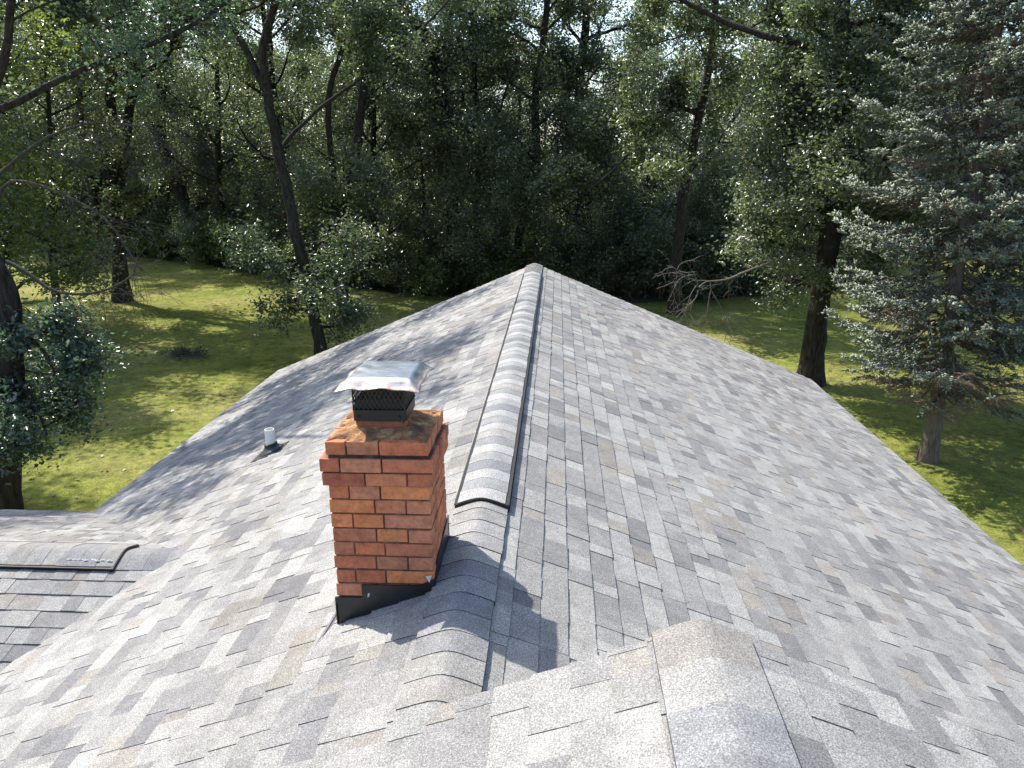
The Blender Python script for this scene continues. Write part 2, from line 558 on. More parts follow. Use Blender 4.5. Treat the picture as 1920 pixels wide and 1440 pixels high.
mb.build("wall", M_SIDING, house)

# ridge caps
mb = MB()
cap_run(mb, (0, 0, 0), Y, (1, 0, 0), 1.98, 3.96, seed=3, raise_=0.017, r=.042, ramp=.30, drop=.025, bands=False, end_lift=0.004, edge=(.085, .085, .09),
        cols=[(0.222,0.222,0.215), (0.237,0.237,0.229), (0.237,0.229,0.215), (0.229,0.226,0.215), (0.185,0.185,0.189), (0.215,0.215,0.218), (0.185,0.185,0.192), (0.229,0.229,0.229), (0.200,0.200,0.204), (0.281,0.277,0.259), (0.222,0.222,0.226), (0.244,0.244,0.244)])
cap_run(mb, (0, 0, 0), Y, (1, 0, 0), 12.86, L_+0.01, seed=4, raise_=0.017, r=.042, drop=.025)
mb.build("ridge_cap", M_SH, roof)
mb = MB()
cap_run(mb, (XB, 0, ZB), (0, -1, 0), (1, 0, 0), -YB-0.01, 2.6, seed=9, raise_=0.012, w=0.165, r=0.042, drop=.03, end_lift=0.0015, thick=0.004, bands=False, expo=0.20,
        cols=[(.212,.202,.188), (.255,.252,.242), (.205,.209,.215), (.165,.168,.174), (.235,.235,.225)], edge=(.12,.12,.12))
mb.build("ridge_cap", M_SH, roof_b)
mb = MB()
cap_run(mb, (0, VY, ZC), (-1, 0, 0), (0, 1, 0), 2.42, 3.30, seed=6, raise_=0.015, w=0.17, r=0.05, drop=.03, end_lift=0.001, bands=False, cols=[(0.200,0.200,0.204), (0.170,0.170,0.178), (0.192,0.192,0.196), (0.185,0.185,0.185)])
mb.build("ridge_cap", M_SH, roof_c)

# ridge vents: shingled over, black ribbed sides, black end plug
def ridge_vent(parent, O, AX, SIDE, t0, t1, seed, w, r, rise, bands=True, cols=None):
    mb = MB()
    cap_run(mb, O, AX, SIDE, t0, t1, seed=seed, raise_=rise, w=w, r=r, end_lift=0.0015, bands=bands, cols=cols, edge=(.14, .14, .14))
    top = mb.build("ridge_vent", M_SH, parent)
    O, AX, SIDE = Vector(O), Vector(AX), Vector(SIDE); Z = Vector((0, 0, 1))
    mb = MB()
    wb = w + 0.017
    for s in (-1, 1):
        zt = cap_profile(w, w, r, rise) - 0.007
        zb = -P*wb + 0.008
        n = int((t1 - t0) / 0.018)
        def pt(x, t, z): return O + AX*t + SIDE*(x*s) + Z*z
        # ledge behind, lips above and below, ribs between
        for (xa, xb_, za, zb_) in ((w-0.03, w-0.006, zb, zt), (w-0.006, wb+0.004, zt-0.007, zt+0.001), (w-0.006, wb+0.006, zb-0.002, zb+0.005)):
            v = [pt(xa, t0, za), pt(xb_, t0, za), pt(xb_, t1, za), pt(xa, t1, za), pt(xa, t0, zb_), pt(xb_, t0, zb_), pt(xb_, t1, zb_), pt(xa, t1, zb_)]
            mb.faces(v, [(3,2,1,0),(4,5,6,7),(0,1,5,4),(1,2,6,5),(2,3,7,6),(3,0,4,7)])
        for i in range(n):
            ta = t0 + i*0.018
            v = [pt(w-0.006, ta, zb+0.005), pt(wb, ta, zb+0.005), pt(wb, ta+0.006, zb+0.005), pt(w-0.006, ta+0.006, zb+0.005),
                 pt(w-0.006, ta, zt-0.007), pt(wb, ta, zt-0.007), pt(wb, ta+0.006, zt-0.007), pt(w-0.006, ta+0.006, zt-0.007)]
            mb.faces(v, [(3,2,1,0),(4,5,6,7),(0,1,5,4),(1,2,6,5),(2,3,7,6),(3,0,4,7)])
    # end plug following the arch
    n = 14
    for ta, tb in ((t0-0.006, t0+0.02), (t1-0.02, t1+0.004)):
        for i in range(n):
            xa, xb_ = -wb + 2*wb*i/n, -wb + 2*wb*(i+1)/n
            q = lambda x, t, top: O + AX*t + SIDE*x + Z*((cap_profile(x, w, r, rise) - 0.004) if top else (cap_profile(x, w, 0.03, 0.012) - 0.004))
            v = [q(xa, ta, 0), q(xb_, ta, 0), q(xb_, tb, 0), q(xa, tb, 0), q(xa, ta, 1), q(xb_, ta, 1), q(xb_, tb, 1), q(xa, tb, 1)]
            mb.faces(v, [(3,2,1,0),(4,5,6,7),(0,1,5,4),(1,2,6,5),(2,3,7,6),(3,0,4,7)])
    mb.build("vent_baffle", M_BLACK, parent)
    return top
ridge_vent(roof, (0, 0, 0), Y, (1, 0, 0), 3.93, 12.85, 21, 0.138, 0.060, 0.036, False, [(.30,.30,.295), (.215,.22,.225), (.27,.27,.265), (.165,.17,.178), (.235,.238,.24), (.31,.31,.30), (.20,.204,.21), (.255,.25,.238)])
ridge_vent(roof_c, (0, VY, ZC), (-1, 0, 0), (0, 1, 0), 2.93, 8.4, 22, 0.172, 0.06, 0.036, False, [(.215,.211,.20), (.19,.19,.195), (.185,.185,.19), (.23,.226,.215), (.215,.215,.21), (.20,.194,.18), (.245,.24,.23)])

# dabs of sealant and a nail on the shingles
mb = MB()
rng = random.Random(5)
def dab(mb, p, rx, ry, h, n=8):
    p = Vector(p)
    ring = [p + Vector((rx*math.cos(2*PI*i/n)*rng.uniform(.7, 1.2), ry*math.sin(2*PI*i/n)*rng.uniform(.7, 1.2), 0)) for i in range(n)]
    mb.faces(ring + [p + Vector((0, 0, h))], [(i, (i+1) % n, n) for i in range(n)])
for i in range(8):
    x = -3.30 + 0.045*i + rng.uniform(-.01, .01)
    mb = MB(); dab(mb, (x, VY-0.125+rng.uniform(-.01, .01), ZC+0.008), 0.024, 0.008, 0.012)
    mb.build("sealant_dab", M_SEAL, roof_c)
mb = MB(); dab(mb, (-0.69, 2.90, -0.69*P+0.012), 0.010, 0.012, 0.012); mb.build("sealant_dab", M_SEAL, roof)

# ------------------------------------------------------------------ chimney
CX0, CX1, CY0, CY1 = -0.612, -0.145, 3.100, 3.560
chim = empty("chimney", parent=house)
chim['label'] = "red brick chimney with black stepped flashing and a metal cap"
# it is a part: give it its own mesh (the bricks), children carry the rest
bpy.data.objects.remove(chim)
rng = random.Random(77)
BR = [(0.54, 0.180, 0.086), (0.51, 0.160, 0.076), (0.55, 0.200, 0.098), (0.47, 0.172, 0.095), (0.58, 0.205, 0.084), (0.44, 0.142, 0.075), (0.49, 0.195, 0.112)]
BRD = [(0.42, 0.125, 0.070), (0.36, 0.108, 0.066), (0.46, 0.150, 0.080)]
rows = []
z = 0.478
CH = 0.0725
fr = [[0, .2, .51, 1], [0, .45, .76, 1], [0, .22, .53, 1], [0, .44, .76, 1], [0, .21, .52, 1], [0, .43, .75, 1], [0, .2, .51, 1], [0, .42, .75, 1], [0, .21, .53, 1], [0, .44, .76, 1], [0, .2, .5, 1]]
rows.append((0.630, 0.692, 0.001, [0, .2, .52, 1], True))
rows.append((0.555, 0.616, 0.022, [0, .18, .55, 1], True))
rows.append((0.487, 0.547, 0.020, [0, .39, .77, 1], True))
for i, f in enumerate(fr):
    rows.append((z - CH*(i+1) + 0.008, z - CH*i, 0.0, f, False))
mb = MB()
J = 0.0036
for zi, (z0, z1, out, f, dark) in enumerate(rows):
    sh = rng.uniform(-.004, .004)
    x0, x1, y0, y1 = CX0-out+sh, CX1+out+rng.uniform(-.003, .003), CY0-out+rng.uniform(-.003, .003), CY1+out
    pal = BRD if (dark and rng.random() < 0.75) else BR
    def col():
        c = rng.choice(pal if rng.random() < 0.8 else BR); k = rng.uniform(.85, 1.12); return (c[0]*k, c[1]*k, c[2]*k)
    j = lambda a=0.0026: rng.uniform(-a, a)
    W, Dp = x1-x0, y1-y0
    for a, b in zip(f[:-1], f[1:]):
        mb.box((x0+W*a+(J if a > 0 else 0), y0+j(), z0+j(.001)), (x0+W*b-(J if b < 1 else 0), y0+0.09, z1+j(.001)), col())
        mb.box((x0+W*a+(J if a > 0 else 0), y1-0.09, z0), (x0+W*b-(J if b < 1 else 0), y1+j(), z1), col())
    g = [0, .36, .66, 1] if zi % 2 else [0, .28, .70, 1]
    ya, yb = y0+0.09+2*J, y1-0.09-2*J
    for a, b in zip(g[:-1], g[1:]):
        p, q = ya+(yb-ya)*a+(J if a > 0 else 0), ya+(yb-ya)*b-(J if b < 1 else 0)
        mb.box((x1-0.09, p, z0+j(.001)), (x1+j(), q, z1+j(.001)), col())
        mb.box((x0+j(), p, z0), (x0+0.09, q, z1), col())
chim = mb.build("chimney", M_BRICK, house, label="red brick chimney with a corbelled top, black stepped flashing and a metal cap")
bv = chim.modifiers.new("bevel", 'BEVEL'); bv.width = 0.0035; bv.segments = 2; bv.limit_method = 'ANGLE'
mb = MB()
mb.box((CX0+0.007, CY0+0.007, -0.45), (CX1-0.007, CY1-0.007, 0.483))
mb.box((CX0-0.010, CY0-0.010, 0.484), (CX1+0.010, CY1+0.010, 0.617))
mb.box((CX0+0.008, CY0+0.008, 0.6175), (CX1-0.008, CY1-0.008, 0.690))
mb.build("mortar", M_MORT, chim)
# crumbling mortar crown
n = 34
vs, fs, cs = [], [], []
from mathutils import noise as mnoise
FX, FY = -0.385, 3.335          # flue centre
for jy in range(n+1):
    for ix in range(n+1):
        x = CX0+0.004 + (CX1-CX0-0.008)*ix/n; y = CY0+0.004 + (CY1-CY0-0.008)*jy/n
        e = min(ix, n-ix, jy, n-jy)/n*2
        h = 0.693 + 0.040*min(1, e*1.5)
        h += 0.012*mnoise.noise(Vector((x*14, y*14, 3))) * min(1, e*4) + 0.005*mnoise.noise(Vector((x*50, y*50, 9)))
        if e < 0.12 and mnoise.noise(Vector((x*10, y*10, 5))) > 0.05: h -= 0.012
        vs.append((x, y, h))
for jy in range(n):
    for ix in range(n):
        a = jy*(n+1)+ix; fs.append((a, a+1, a+n+2, a+n+1))
mb = MB(); mb.faces(vs, fs)
# rim down to the bricks
for k in range(n):
    for (a, b) in ((k, k+1), (n*(n+1)+k+1, n*(n+1)+k), ((k+1)*(n+1), k*(n+1)), (k*(n+1)+n, (k+1)*(n+1)+n)):
        p, q = Vector(vs[a]), Vector(vs[b])
        mb.poly([(p.x, p.y, 0.672), (q.x, q.y, 0.672), q, p])
mb.build("mortar_crown", M_CROWN, chim)

def rounded_ring(x0, x1, y0, y1, r, k=5):
    pts = []
    for cx, cy, a0 in ((x1-r, y0+r, -PI/2), (x1-r, y1-r, 0), (x0+r, y1-r, PI/2), (x0+r, y0+r, PI)):
        for i in range(k+1):
            a = a0 + (PI/2)*i/k
            pts.append((cx+r*math.cos(a), cy+r*math.sin(a)))
    return pts
def ring_wall(mb, ring, z0, z1, th, col=(1, 1, 1)):
    n = len(ring); cx = sum(p[0] for p in ring)/n; cy = sum(p[1] for p in ring)/n
    inn = []
    for (x, y) in ring:
        d = Vector((cx-x, cy-y)); d.normalize(); inn.append((x+d.x*th, y+d.y*th))
    for i in range(n):
        j = (i+1) % n
        a, b, c, d = ring[i], ring[j], inn[j], inn[i]
        mb.poly([(*a, z0), (*b, z0), (*b, z1), (*a, z1)], col)
        mb.poly([(*d, z1), (*c, z1), (*c, z0), (*d, z0)], col)
        mb.poly([(*a, z1), (*b, z1), (*c, z1), (*d, z1)], col)
        mb.poly([(*a, z0), (*d, z0), (*c, z0), (*b, z0)], col)
FW, FD = 0.124, 0.124
mb = MB()
ring_wall(mb, rounded_ring(FX-FW+.006, FX+FW-.006, FY-FD+.006, FY+FD-.006, 0.03), 0.69, 0.79, 0.02)
mb.build("flue_tile", M_FLUE, chim)
mb = MB()
mb.box((FX-FW+.012, FY-FD+.012, .740), (FX+FW-.012, FY+FD-.012, .850))  # added solid black block, standing in for the dark inside of the flue
mb.build("flue_dark_fill", M_SCREEN, chim)
mb = MB()
ring_wall(mb, rounded_ring(FX-FW, FX+FW, FY-FD, FY+FD, 0.022), 0.752, 0.805, 0.004)
ring_wall(mb, rounded_ring(FX-FW-.003, FX+FW+.003, FY-FD-.003, FY+FD+.003, 0.024), 0.800, 0.806, 0.006)
for sx in (-1, 1):
    mb.box((FX+sx*(FW-.03)-.004, FY-FD-.010, 0.770), (FX+sx*(FW-.03)+.004, FY-FD-.0035, 0.778))
mb.build("screen_band", M_SCREEN, chim)
mb = MB()
ring_wall(mb, rounded_ring(FX-FW, FX+FW, FY-FD, FY+FD, 0.022), 0.925, 0.935, 0.004)
mb.build("screen_rim", M_SCREEN, chim)
# expanded metal screen: crossing wires on four sides
mb = MB()
def wire(mb, p, q, n, w=0.0016, t=0.0012):
    p, q, n = Vector(p), Vector(q), Vector(n)
    d = (q-p).normalized(); s = d.cross(n).normalized()*w; m = n*t
    v = [p-s-m, p+s-m, p+s+m, p-s+m, q-s-m, q+s-m, q+s+m, q-s+m]
    mb.faces(v, [(0,3,2,1),(4,5,6,7),(0,1,5,4),(1,2,6,5),(2,3,7,6),(3,0,4,7)])
zs0, zs1 = 0.804, 0.928
hh = zs1 - zs0
pitch, run = 0.0215, hh*0.56
for side in range(4):
    if side == 0: f = lambda u, z: (FX-FW+.006+u, FY-FD+.003, z); nrm = (0, -1, 0); LU = 2*FW-.012
    elif side == 1: f = lambda u, z: (FX+FW-.003, FY-FD+.006+u, z); nrm = (1, 0, 0); LU = 2*FD-.012
    elif side == 2: f = lambda u, z: (FX-FW+.006+u, FY+FD-.003, z); nrm = (0, 1, 0); LU = 2*FW-.012
    else: f = lambda u, z: (FX-FW+.003, FY-FD+.006+u, z); nrm = (-1, 0, 0); LU = 2*FD-.012
    for sgn in (1, -1):
        u = -run*1.2
        while u < LU + run*1.2:
            ua, ub = (u, u+run) if sgn > 0 else (u+run, u)
            za, zb2 = zs0, zs1
            # clip to 0..LU
            d = ub-ua
            t0, t1 = 0.0, 1.0
            for lim, s in ((0, 1), (LU, -1)):
                fa, fb = s*(ua-lim), s*(ub-lim)
                if fa < 0 and fb < 0: t0 = 2
                elif fa < 0: t0 = max(t0, fa/(fa-fb))
                elif fb < 0: t1 = min(t1, fa/(fa-fb))
            if t1 - t0 > 0.03:
                wire(mb, f(ua+d*t0, za+hh*t0), f(ua+d*t1, za+hh*t1), nrm, 0.0017, 0.0012 if sgn > 0 else 0.0009)
            u += pitch
for sx in (-1, 1):
    for sy in (-1, 1):
        mb.tube([(FX+sx*(FW-.006), FY+sy*(FD-.006), 0.80), (FX+sx*(FW-.006), FY+sy*(FD-.006), 0.93)], [0.004, 0.004], 6)
mb.build("spark_screen", M_SCREEN, chim)
# bent sheet metal lid with pinched corners
n = 48
HX, HY = 0.186, 0.205
LX, LY = FX+0.010, FY+0.030
vs, fs, cs = [], [], []
for jy in range(n+1):
    for ix in range(n+1):
        a, b = 2*ix/n-1, 2*jy/n-1
        m = max(abs(a), abs(b))
        cr = min(abs(a), abs(b))                      # 1 at the corners
        e = max(0, (m-0.70)/0.30)
        corner = max(0, (abs(a)*abs(b)-0.62)/0.38)
        x = LX + HX*a*(1+0.05*corner); y = LY + HY*b*(1+0.05*corner)
        h = 0.955 + 0.006*(1-a*a)*(1-b*b) - 0.034*(e*e*(3-2*e)) - 0.014*corner
        # dents along the bent skirt
        wob = math.sin(a*7.1+1.0) if abs(b) > abs(a) else math.sin(b*6.3)
        h += 0.0045*wob*e*(1-corner)
        h += 0.0025*mnoise.noise(Vector((a*3, b*3, 1)))
        vs.append((x, y, h))
for jy in range(n):
    for ix in range(n):
        a = jy*(n+1)+ix; fs.append((a, a+1, a+n+2, a+n+1))
        u, v = 2*(ix+.5)/n-1, 2*(jy+.5)/n-1
        m = max(abs(u), abs(v)); k = max(0, (m-0.78)/0.22)
        cs.append((k, k, k))
mb = MB(); mb.v = vs; mb.f = fs; mb.c = cs
lid = mb.build("chimney_lid", M_GALV, chim, smooth=True)
so = lid.modifiers.new("sheet", 'SOLIDIFY'); so.thickness = 0.0018; so.offset = -1

# flashing
mb = MB()
def prism(mb, poly, off, ax, th):
    """poly of points, extruded by off vector"""
    off = Vector(off)
    n = len(poly); p = [Vector(q) for q in poly]; q = [v+off for v in p]
    mb.poly(p); mb.poly(list(reversed(q)))
    for i in range(n):
        j = (i+1) % n
        mb.poly([p[j], p[i], q[i], q[j]])
yf = CY0 - 0.006
zr_ = lambda x: -abs(x)*P + 0.004
prism(mb, [(-0.624, yf, zr_(-.624)), (-0.486, yf, zr_(-.486)), (-0.486, yf, -0.100), (-0.624, yf, -0.102)], (0, 0.009, 0), 1, 0)
prism(mb, [(-0.490, yf-.003, zr_(-.490)), (CX1+.008, yf-.003, zr_(CX1)), (CX1+.008, yf-.003, 0.012), (-0.215, yf-.003, -0.026), (-0.490, yf-.003, -0.030)], (0, 0.008, 0), 1, 0)
prism(mb, [(CX1+.008, yf, -.075), (CX1+.008, yf, 0.0), (CX1+.008, 3.20, 0.055), (CX1+.008, CY1+.02, 0.10), (CX1+.008, CY1+.02, -.075)], (-0.007, 0, 0), 0, 0)
# apron lying on the roof beside the right face
prism(mb, [(CX1+.010, yf, -.060), (CX1+.050, yf-.01, -.012), (CX1+.050, CY1+.02, -.012), (CX1+.010, CY1+.02, -.045)], (0, 0, -0.004), 0, 0)
prism(mb, [(CX0-.007, yf, CX0*P-.02), (CX0-.007, CY1+.02, CX0*P-.02), (CX0-.007, CY1+.02, CX0*P+.12), (CX0-.007, yf, CX0*P+.12)], (0.006, 0, 0), 0, 0)
prism(mb, [(CX0-.01, CY1+.006, -.3), (CX1+.01, CY1+.006, -.1), (CX1+.01, CY1+.006, .06), (CX0-.01, CY1+.006, -.12)], (0, -0.005, 0), 0, 0)
mb.build("flashing", M_FLASH, chim)
mb = MB()
prism(mb, [(-0.486, yf-.0035, -0.1), (-0.481, yf-.0035, -0.1), (-0.481, yf-.0035, -.188), (-0.486, yf-.0035, -.190)], (0, 0.001, 0), 1, 0)
mb.build("flashing_lap", M_FLASH, chim); mb = MB()
prism(mb, [(CX1-.035, yf-.006, .028), (CX1-.006, yf-.006, .032), (CX1-.018, yf-.006, -.006)], (0, 0.002, 0), 1, 0)
mb.build("flashing_scuff", M_SEAL, chim); mb = MB()
prism(mb, [(-0.462, yf-.0045, -0.075), (-0.452, yf-.0045, -0.072), (-0.456, yf-.0045, -0.09), (-0.464, yf-.0045, -0.095)], (0, 0.001, 0), 1, 0)
mb.build("flashing_scuff", M_SEAL, chim)
# turned-up strip of step flashing left of the chimney
mb = MB()
a0, a1 = Vector((-0.628, 3.12, -0.628*P)), Vector((-0.700, 2.90, -0.700*P))
b0, b1 = Vector((-0.640, 3.26, -0.640*P+0.045)), Vector((-0.702, 2.90, -0.702*P+0.010))
mb.faces([a0, a1, b1, b0, a0+Vector((.012, .01, 0)), a1+Vector((.012, .01, 0)), b1+Vector((.012, .01, 0)), b0+Vector((.012, .01, 0))],
         [(0,1,2,3),(7,6,5,4),(0,4,5,1),(1,5,6,2),(2,6,7,3),(3,7,4,0)], (0.22, 0.22, 0.23))
mb.build("lifted_shingle", M_SH, roof)

# ------------------------------------------------------------------ plumbing vent on the left slope
vx, vy = -2.585, 7.27
vz = vx*P
mb = MB()
mb.tube([(vx, vy, vz-.05), (vx, vy, vz+.262), ], [.050, .050], 24, cap=False)
mb.tube([(vx, vy, vz+.262), (vx, vy, vz+.10)], [.043, .043], 24, cap=False)
n = 24
for i in range(n):
    a, b = 2*PI*i/n, 2*PI*(i+1)/n
    mb.poly([(vx+.05*math.cos(a), vy+.05*math.sin(a), vz+.262), (vx+.05*math.cos(b), vy+.05*math.sin(b), vz+.262),
             (vx+.043*math.cos(b), vy+.043*math.sin(b), vz+.262), (vx+.043*math.cos(a), vy+.043*math.sin(a), vz+.262)])
pipe = mb.build("vent_pipe", M_PVC, house, smooth=False, label="short white plastic vent pipe in a black rubber boot")
mb = MB()
NL = Vector(nL)
def disc(c, r, tilt, n=28):
    """ring of points, tilt 0 horizontal .. 1 in the roof plane"""
    out = []
    for i in range(n):
        a = 2*PI*i/n
        x, y_ = r*math.cos(a), r*math.sin(a)
        out.append(Vector((c[0]+x, c[1]+y_, c[2]+x*P*tilt)))
    return out
prof = [(0.128, 0.016, 1), (0.124, 0.030, 1), (0.104, 0.040, 1), (0.084, 0.060, .8), (0.068, 0.078, .6), (0.064, 0.088, .5), (0.070, 0.090, .5), (0.070, 0.104, .5), (0.052, 0.108, .5), (0.0505, 0.09, .5)]
rings = [disc((vx, vy, vz+h), r, t) for r, h, t in prof]
base = sum((list(r) for r in rings), [])
k = 28
mb.faces(base, [(i*k+j, i*k+(j+1) % k, (i+1)*k+(j+1) % k, (i+1)*k+j) for i in range(len(prof)-1) for j in range(k)])
boot = mb.build("rubber_boot", M_RUBBER, pipe, smooth=True)
mb = MB()
def on_roof(dx, dy, h): return Vector((vx+dx, vy+dy, (vx+dx)*P)) + NL*h
pl = [on_roof(-.17, -.15, .016), on_roof(.15, -.15, .016), on_roof(.15, .15, .016), on_roof(-.17, .15, .016)]
mb.faces(pl + [p - NL*0.012 for p in pl], [(0,1,2,3),(7,6,5,4),(0,4,5,1),(1,5,6,2),(2,6,7,3),(3,7,4,0)])
mb.build("base_flange", M_RUBBER, pipe)

# ------------------------------------------------------------------ ground
LAWN_EDGE = [(-90, 62), (-42, 58), (-34, 56.5), (-27, 53), (-20.5, 48.5), (-14, 43), (-8, 39.5), (-2, 38), (5, 37.5), (9, 38), (13, 42), (18, 50), (26, 60), (40, 66), (90, 70)]
def edge_y(x):
    for (a, b), (c, d) in zip(LAWN_EDGE[:-1], LAWN_EDGE[1:]):
        if a <= x <= c: return b + (d-b)*(x-a)/(c-a)
    return 62
mb = MB()
gx = [-900, -300] + list(np.linspace(-110, 110, 45)) + [300, 900]
gy = [-300, -60] + list(np.linspace(-20, 160, 37)) + [400, 1200]
def gz(x, y):
    return GZ - 0.05 + (0.25*mnoise.noise(Vector((x*.05, y*.05, 0))) if abs(x) < 112 and 60 < y < 165 else 0) + (0.012*max(0, min(y, 165)-60))
vs = [(x, y, gz(x, y)) for y in gy for x in gx]
nx = len(gx)
mb.faces(vs, [(j*nx+i, j*nx+i+1, (j+1)*nx+i+1, (j+1)*nx+i) for j in range(len(gy)-1) for i in range(nx-1)])
g = mb.build("ground", M_LIT, smooth=True)
tag(g, "brown leaf littered forest floor", kind='structure'); g['kind'] = 'structure'
mb = MB()
rng = random.Random(8)
xs = np.linspace(-90, 90, 91)
nyl = 40
vs = []
for j in range(nyl+1):
    for x in xs:
        ey = edge_y(x) + 0.7*mnoise.noise(Vector((x*.35, 0, 0))) + 0.4*mnoise.noise(Vector((x*1.1, 4, 0)))
        y = -20 + (ey+20)*j/nyl
        vs.append((x, y, GZ + 0.07*mnoise.noise(Vector((x*.12, y*.12, 7)))))
nx = len(xs)
mb.faces(vs, [(j*nx+i, j*nx+i+1, (j+1)*nx+i+1, (j+1)*nx+i) for j in range(nyl) for i in range(nx-1)])
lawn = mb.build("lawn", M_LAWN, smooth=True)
tag(lawn, "sun dappled mown lawn around the house", kind='structure')

# ------------------------------------------------------------------ trees
def rot_about(d, ang, rng):
    """direction d turned by ang in a random sideways direction"""
    a = d.orthogonal().normalized()
    b = d.cross(a)
    g = rng.uniform(0, 2*PI)
    return (d*math.cos(ang) + (a*math.cos(g)+b*math.sin(g))*math.sin(ang)).normalized()

class Tree:
    def __init__(s, seed):
        s.rng = random.Random(seed); s.np = np.random.default_rng(seed)
        s.w = MB(); s.pts = []; s.tw = MB()
    def limb(s, p, d, L, r, lvl, maxl=3, droop=0.0, up=0.12, kids=(5, 5, 0), leaf=1.0, k=None, start=0.28, wob=0.22):
        rng = s.rng
        n = (7, 6, 5, 4)[min(lvl, 3)]
        p = Vector(p); d = Vector(d).normalized()
        pts, rad = [p.copy()], [r]
        for i in range(n):
            t = (i+1)/n
            d = (d + Vector((rng.gauss(0, wob), rng.gauss(0, wob), rng.gauss(0, wob*.8) + up - droop*t))).normalized()
            p = p + d*(L/n)
            pts.append(p.copy()); rad.append(max(r*(1-0.80*t), 0.006))
        s.w.tube(pts, rad, k or (8, 6, 5, 3)[min(lvl, 3)], cap=False)
        s.kids(pts, rad, L, lvl, maxl, droop, up, kids, leaf, start)
        return pts
    def kids(s, pts, rad, L, lvl, maxl, droop, up, kids, leaf, start):
        rng = s.rng
        if lvl >= maxl:
            for q in pts[1:]: s.pts.append((q.x, q.y, q.z, leaf))
            return
        m = kids[lvl-1] if lvl >= 1 else kids[0]
        m = max(2, int(round(m * rng.uniform(.8, 1.25))))
        for c in range(m):
            t = start + (1-start)*(c+rng.random())/m
            f = t*(len(pts)-1); i = min(int(f), len(pts)-2); q = pts[i].lerp(pts[i+1], f-i)
            dd = (pts[i+1]-pts[i]).normalized()
            nd = rot_about(dd, rng.uniform(.55, 1.15), rng)
            s.limb(q, nd, L*rng.uniform(.36, .56), max(rad[i]*.55, .008), lvl+1, maxl, droop, up, kids, leaf)
        q = pts[-1]
        s.pts.append((q.x, q.y, q.z, leaf))
    def path(s, pts, r0, r1, k=10, jit=0.10, sub=3, flare=True):
        """a given trunk or limb line, resampled and roughened"""
        rng = s.rng
        P_ = [Vector(p) for p in pts]
        q = []
        for a, b in zip(P_[:-1], P_[1:]):
            for i in range(sub): q.append(a.lerp(b, i/sub))
        q.append(P_[-1])
        # smooth
        for _ in range(2):
            q = [q[0]] + [q[i]*.5 + (q[i-1]+q[i+1])*.25 for i in range(1, len(q)-1)] + [q[-1]]
        n = len(q)-1
        off = 0
        for i in range(1, n+1):
            off += rng.gauss(0, jit)
            q[i] = q[i] + Vector((rng.gauss(0, jit*.15), off*.6, 0))
        rad = [r0 + (r1-r0)*i/n for i in range(n+1)]
        if flare:
            rad[0] *= 1.55
            if n > 2: rad[1] *= 1.12
        rad = [x*rng.uniform(.95, 1.06) for x in rad]
        s.w.tube(q, rad, k, cap=False)
        return q, rad
    def leaves(s, n, sigma, size, cols, flat=0.5, mat=None, name="crown"):
        R = s.np
        A = np.array(s.pts)
        cnt = np.maximum(1, R.poisson(n * A[:, 3]))
        C = np.repeat(A[:, :3], cnt, axis=0)
        # a few leaves share a spray, so the foliage clumps
        N = len(C)
        off = R.normal(0, 1, (N, 3)); off *= sigma * R.uniform(.3, 1.0, (N, 1)); off[:, 2] *= .75
        C = C + off
        nrm = R.normal(0, 1, (N, 3)); nrm[:, 2] = np.abs(nrm[:, 2]) + flat
        nrm /= np.linalg.norm(nrm, axis=1, keepdims=True)
        t = R.normal(0, 1, (N, 3)); t -= nrm*(t*nrm).sum(1, keepdims=True); t /= np.linalg.norm(t, axis=1, keepdims=True)
        b = np.cross(nrm, t)
        sz = size * R.uniform(.65, 1.3, (N, 1))
        fold = nrm*sz*.16
        # six-sided leaf, folded along the midrib: two quads
        v0 = C - t*sz*.5
        v1 = C + t*sz*.5
        l1 = C - t*sz*.20 + b*sz*.27 + fold; l2 = C + t*sz*.24 + b*sz*.25 + fold
        r1 = C - t*sz*.20 - b*sz*.27 + fold; r2 = C + t*sz*.24 - b*sz*.25 + fold
        V = np.stack([v0, r1, r2, v1, l2, l1], 1).reshape(-1, 3)
        i = np.arange(N)*6
        Fc = np.concatenate([np.stack([i, i+1, i+2, i+3], 1), np.stack([i, i+3, i+4, i+5], 1)], 0)
        cols = np.array(cols)
        pick = R.integers(0, len(cols), N)
        tint = cols[pick] * R.uniform(.75, 1.25, (N, 1))
        cl = np.repeat(R.uniform(.78, 1.22, (len(A), 1)), cnt, axis=0)
        tint = tint*cl
        tint = np.concatenate([tint, tint], 0)
        return np_mesh(name, V, Fc, tint, mat or M_LEAF)

OAK = [(0.102, 0.121, 0.088), (0.116, 0.136, 0.098), (0.088, 0.106, 0.080), (0.134, 0.152, 0.108)]
OAKY = [(0.110, 0.138, 0.046), (0.095, 0.128, 0.046), (0.125, 0.145, 0.056)]
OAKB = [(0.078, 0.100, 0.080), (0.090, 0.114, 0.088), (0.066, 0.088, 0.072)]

def finish(t, name, leaf_mesh, loc=(0, 0, 0), bark=M_BARK):
    root = empty(name, loc)
    tr = t.w.build("trunk", bark, root, smooth=True)
    cr = bpy.data.objects.new("crown", leaf_mesh); COL.objects.link(cr); cr.parent = root
    return root

def copy_tree(o, loc, rz, sc):
    c = o.copy(); COL.objects.link(c)
    c.location = loc; c.rotation_euler = (0, 0, rz); c.scale = sc
    for ch in o.children:
        d = ch.copy(); COL.objects.link(d); d.parent = c
    return c

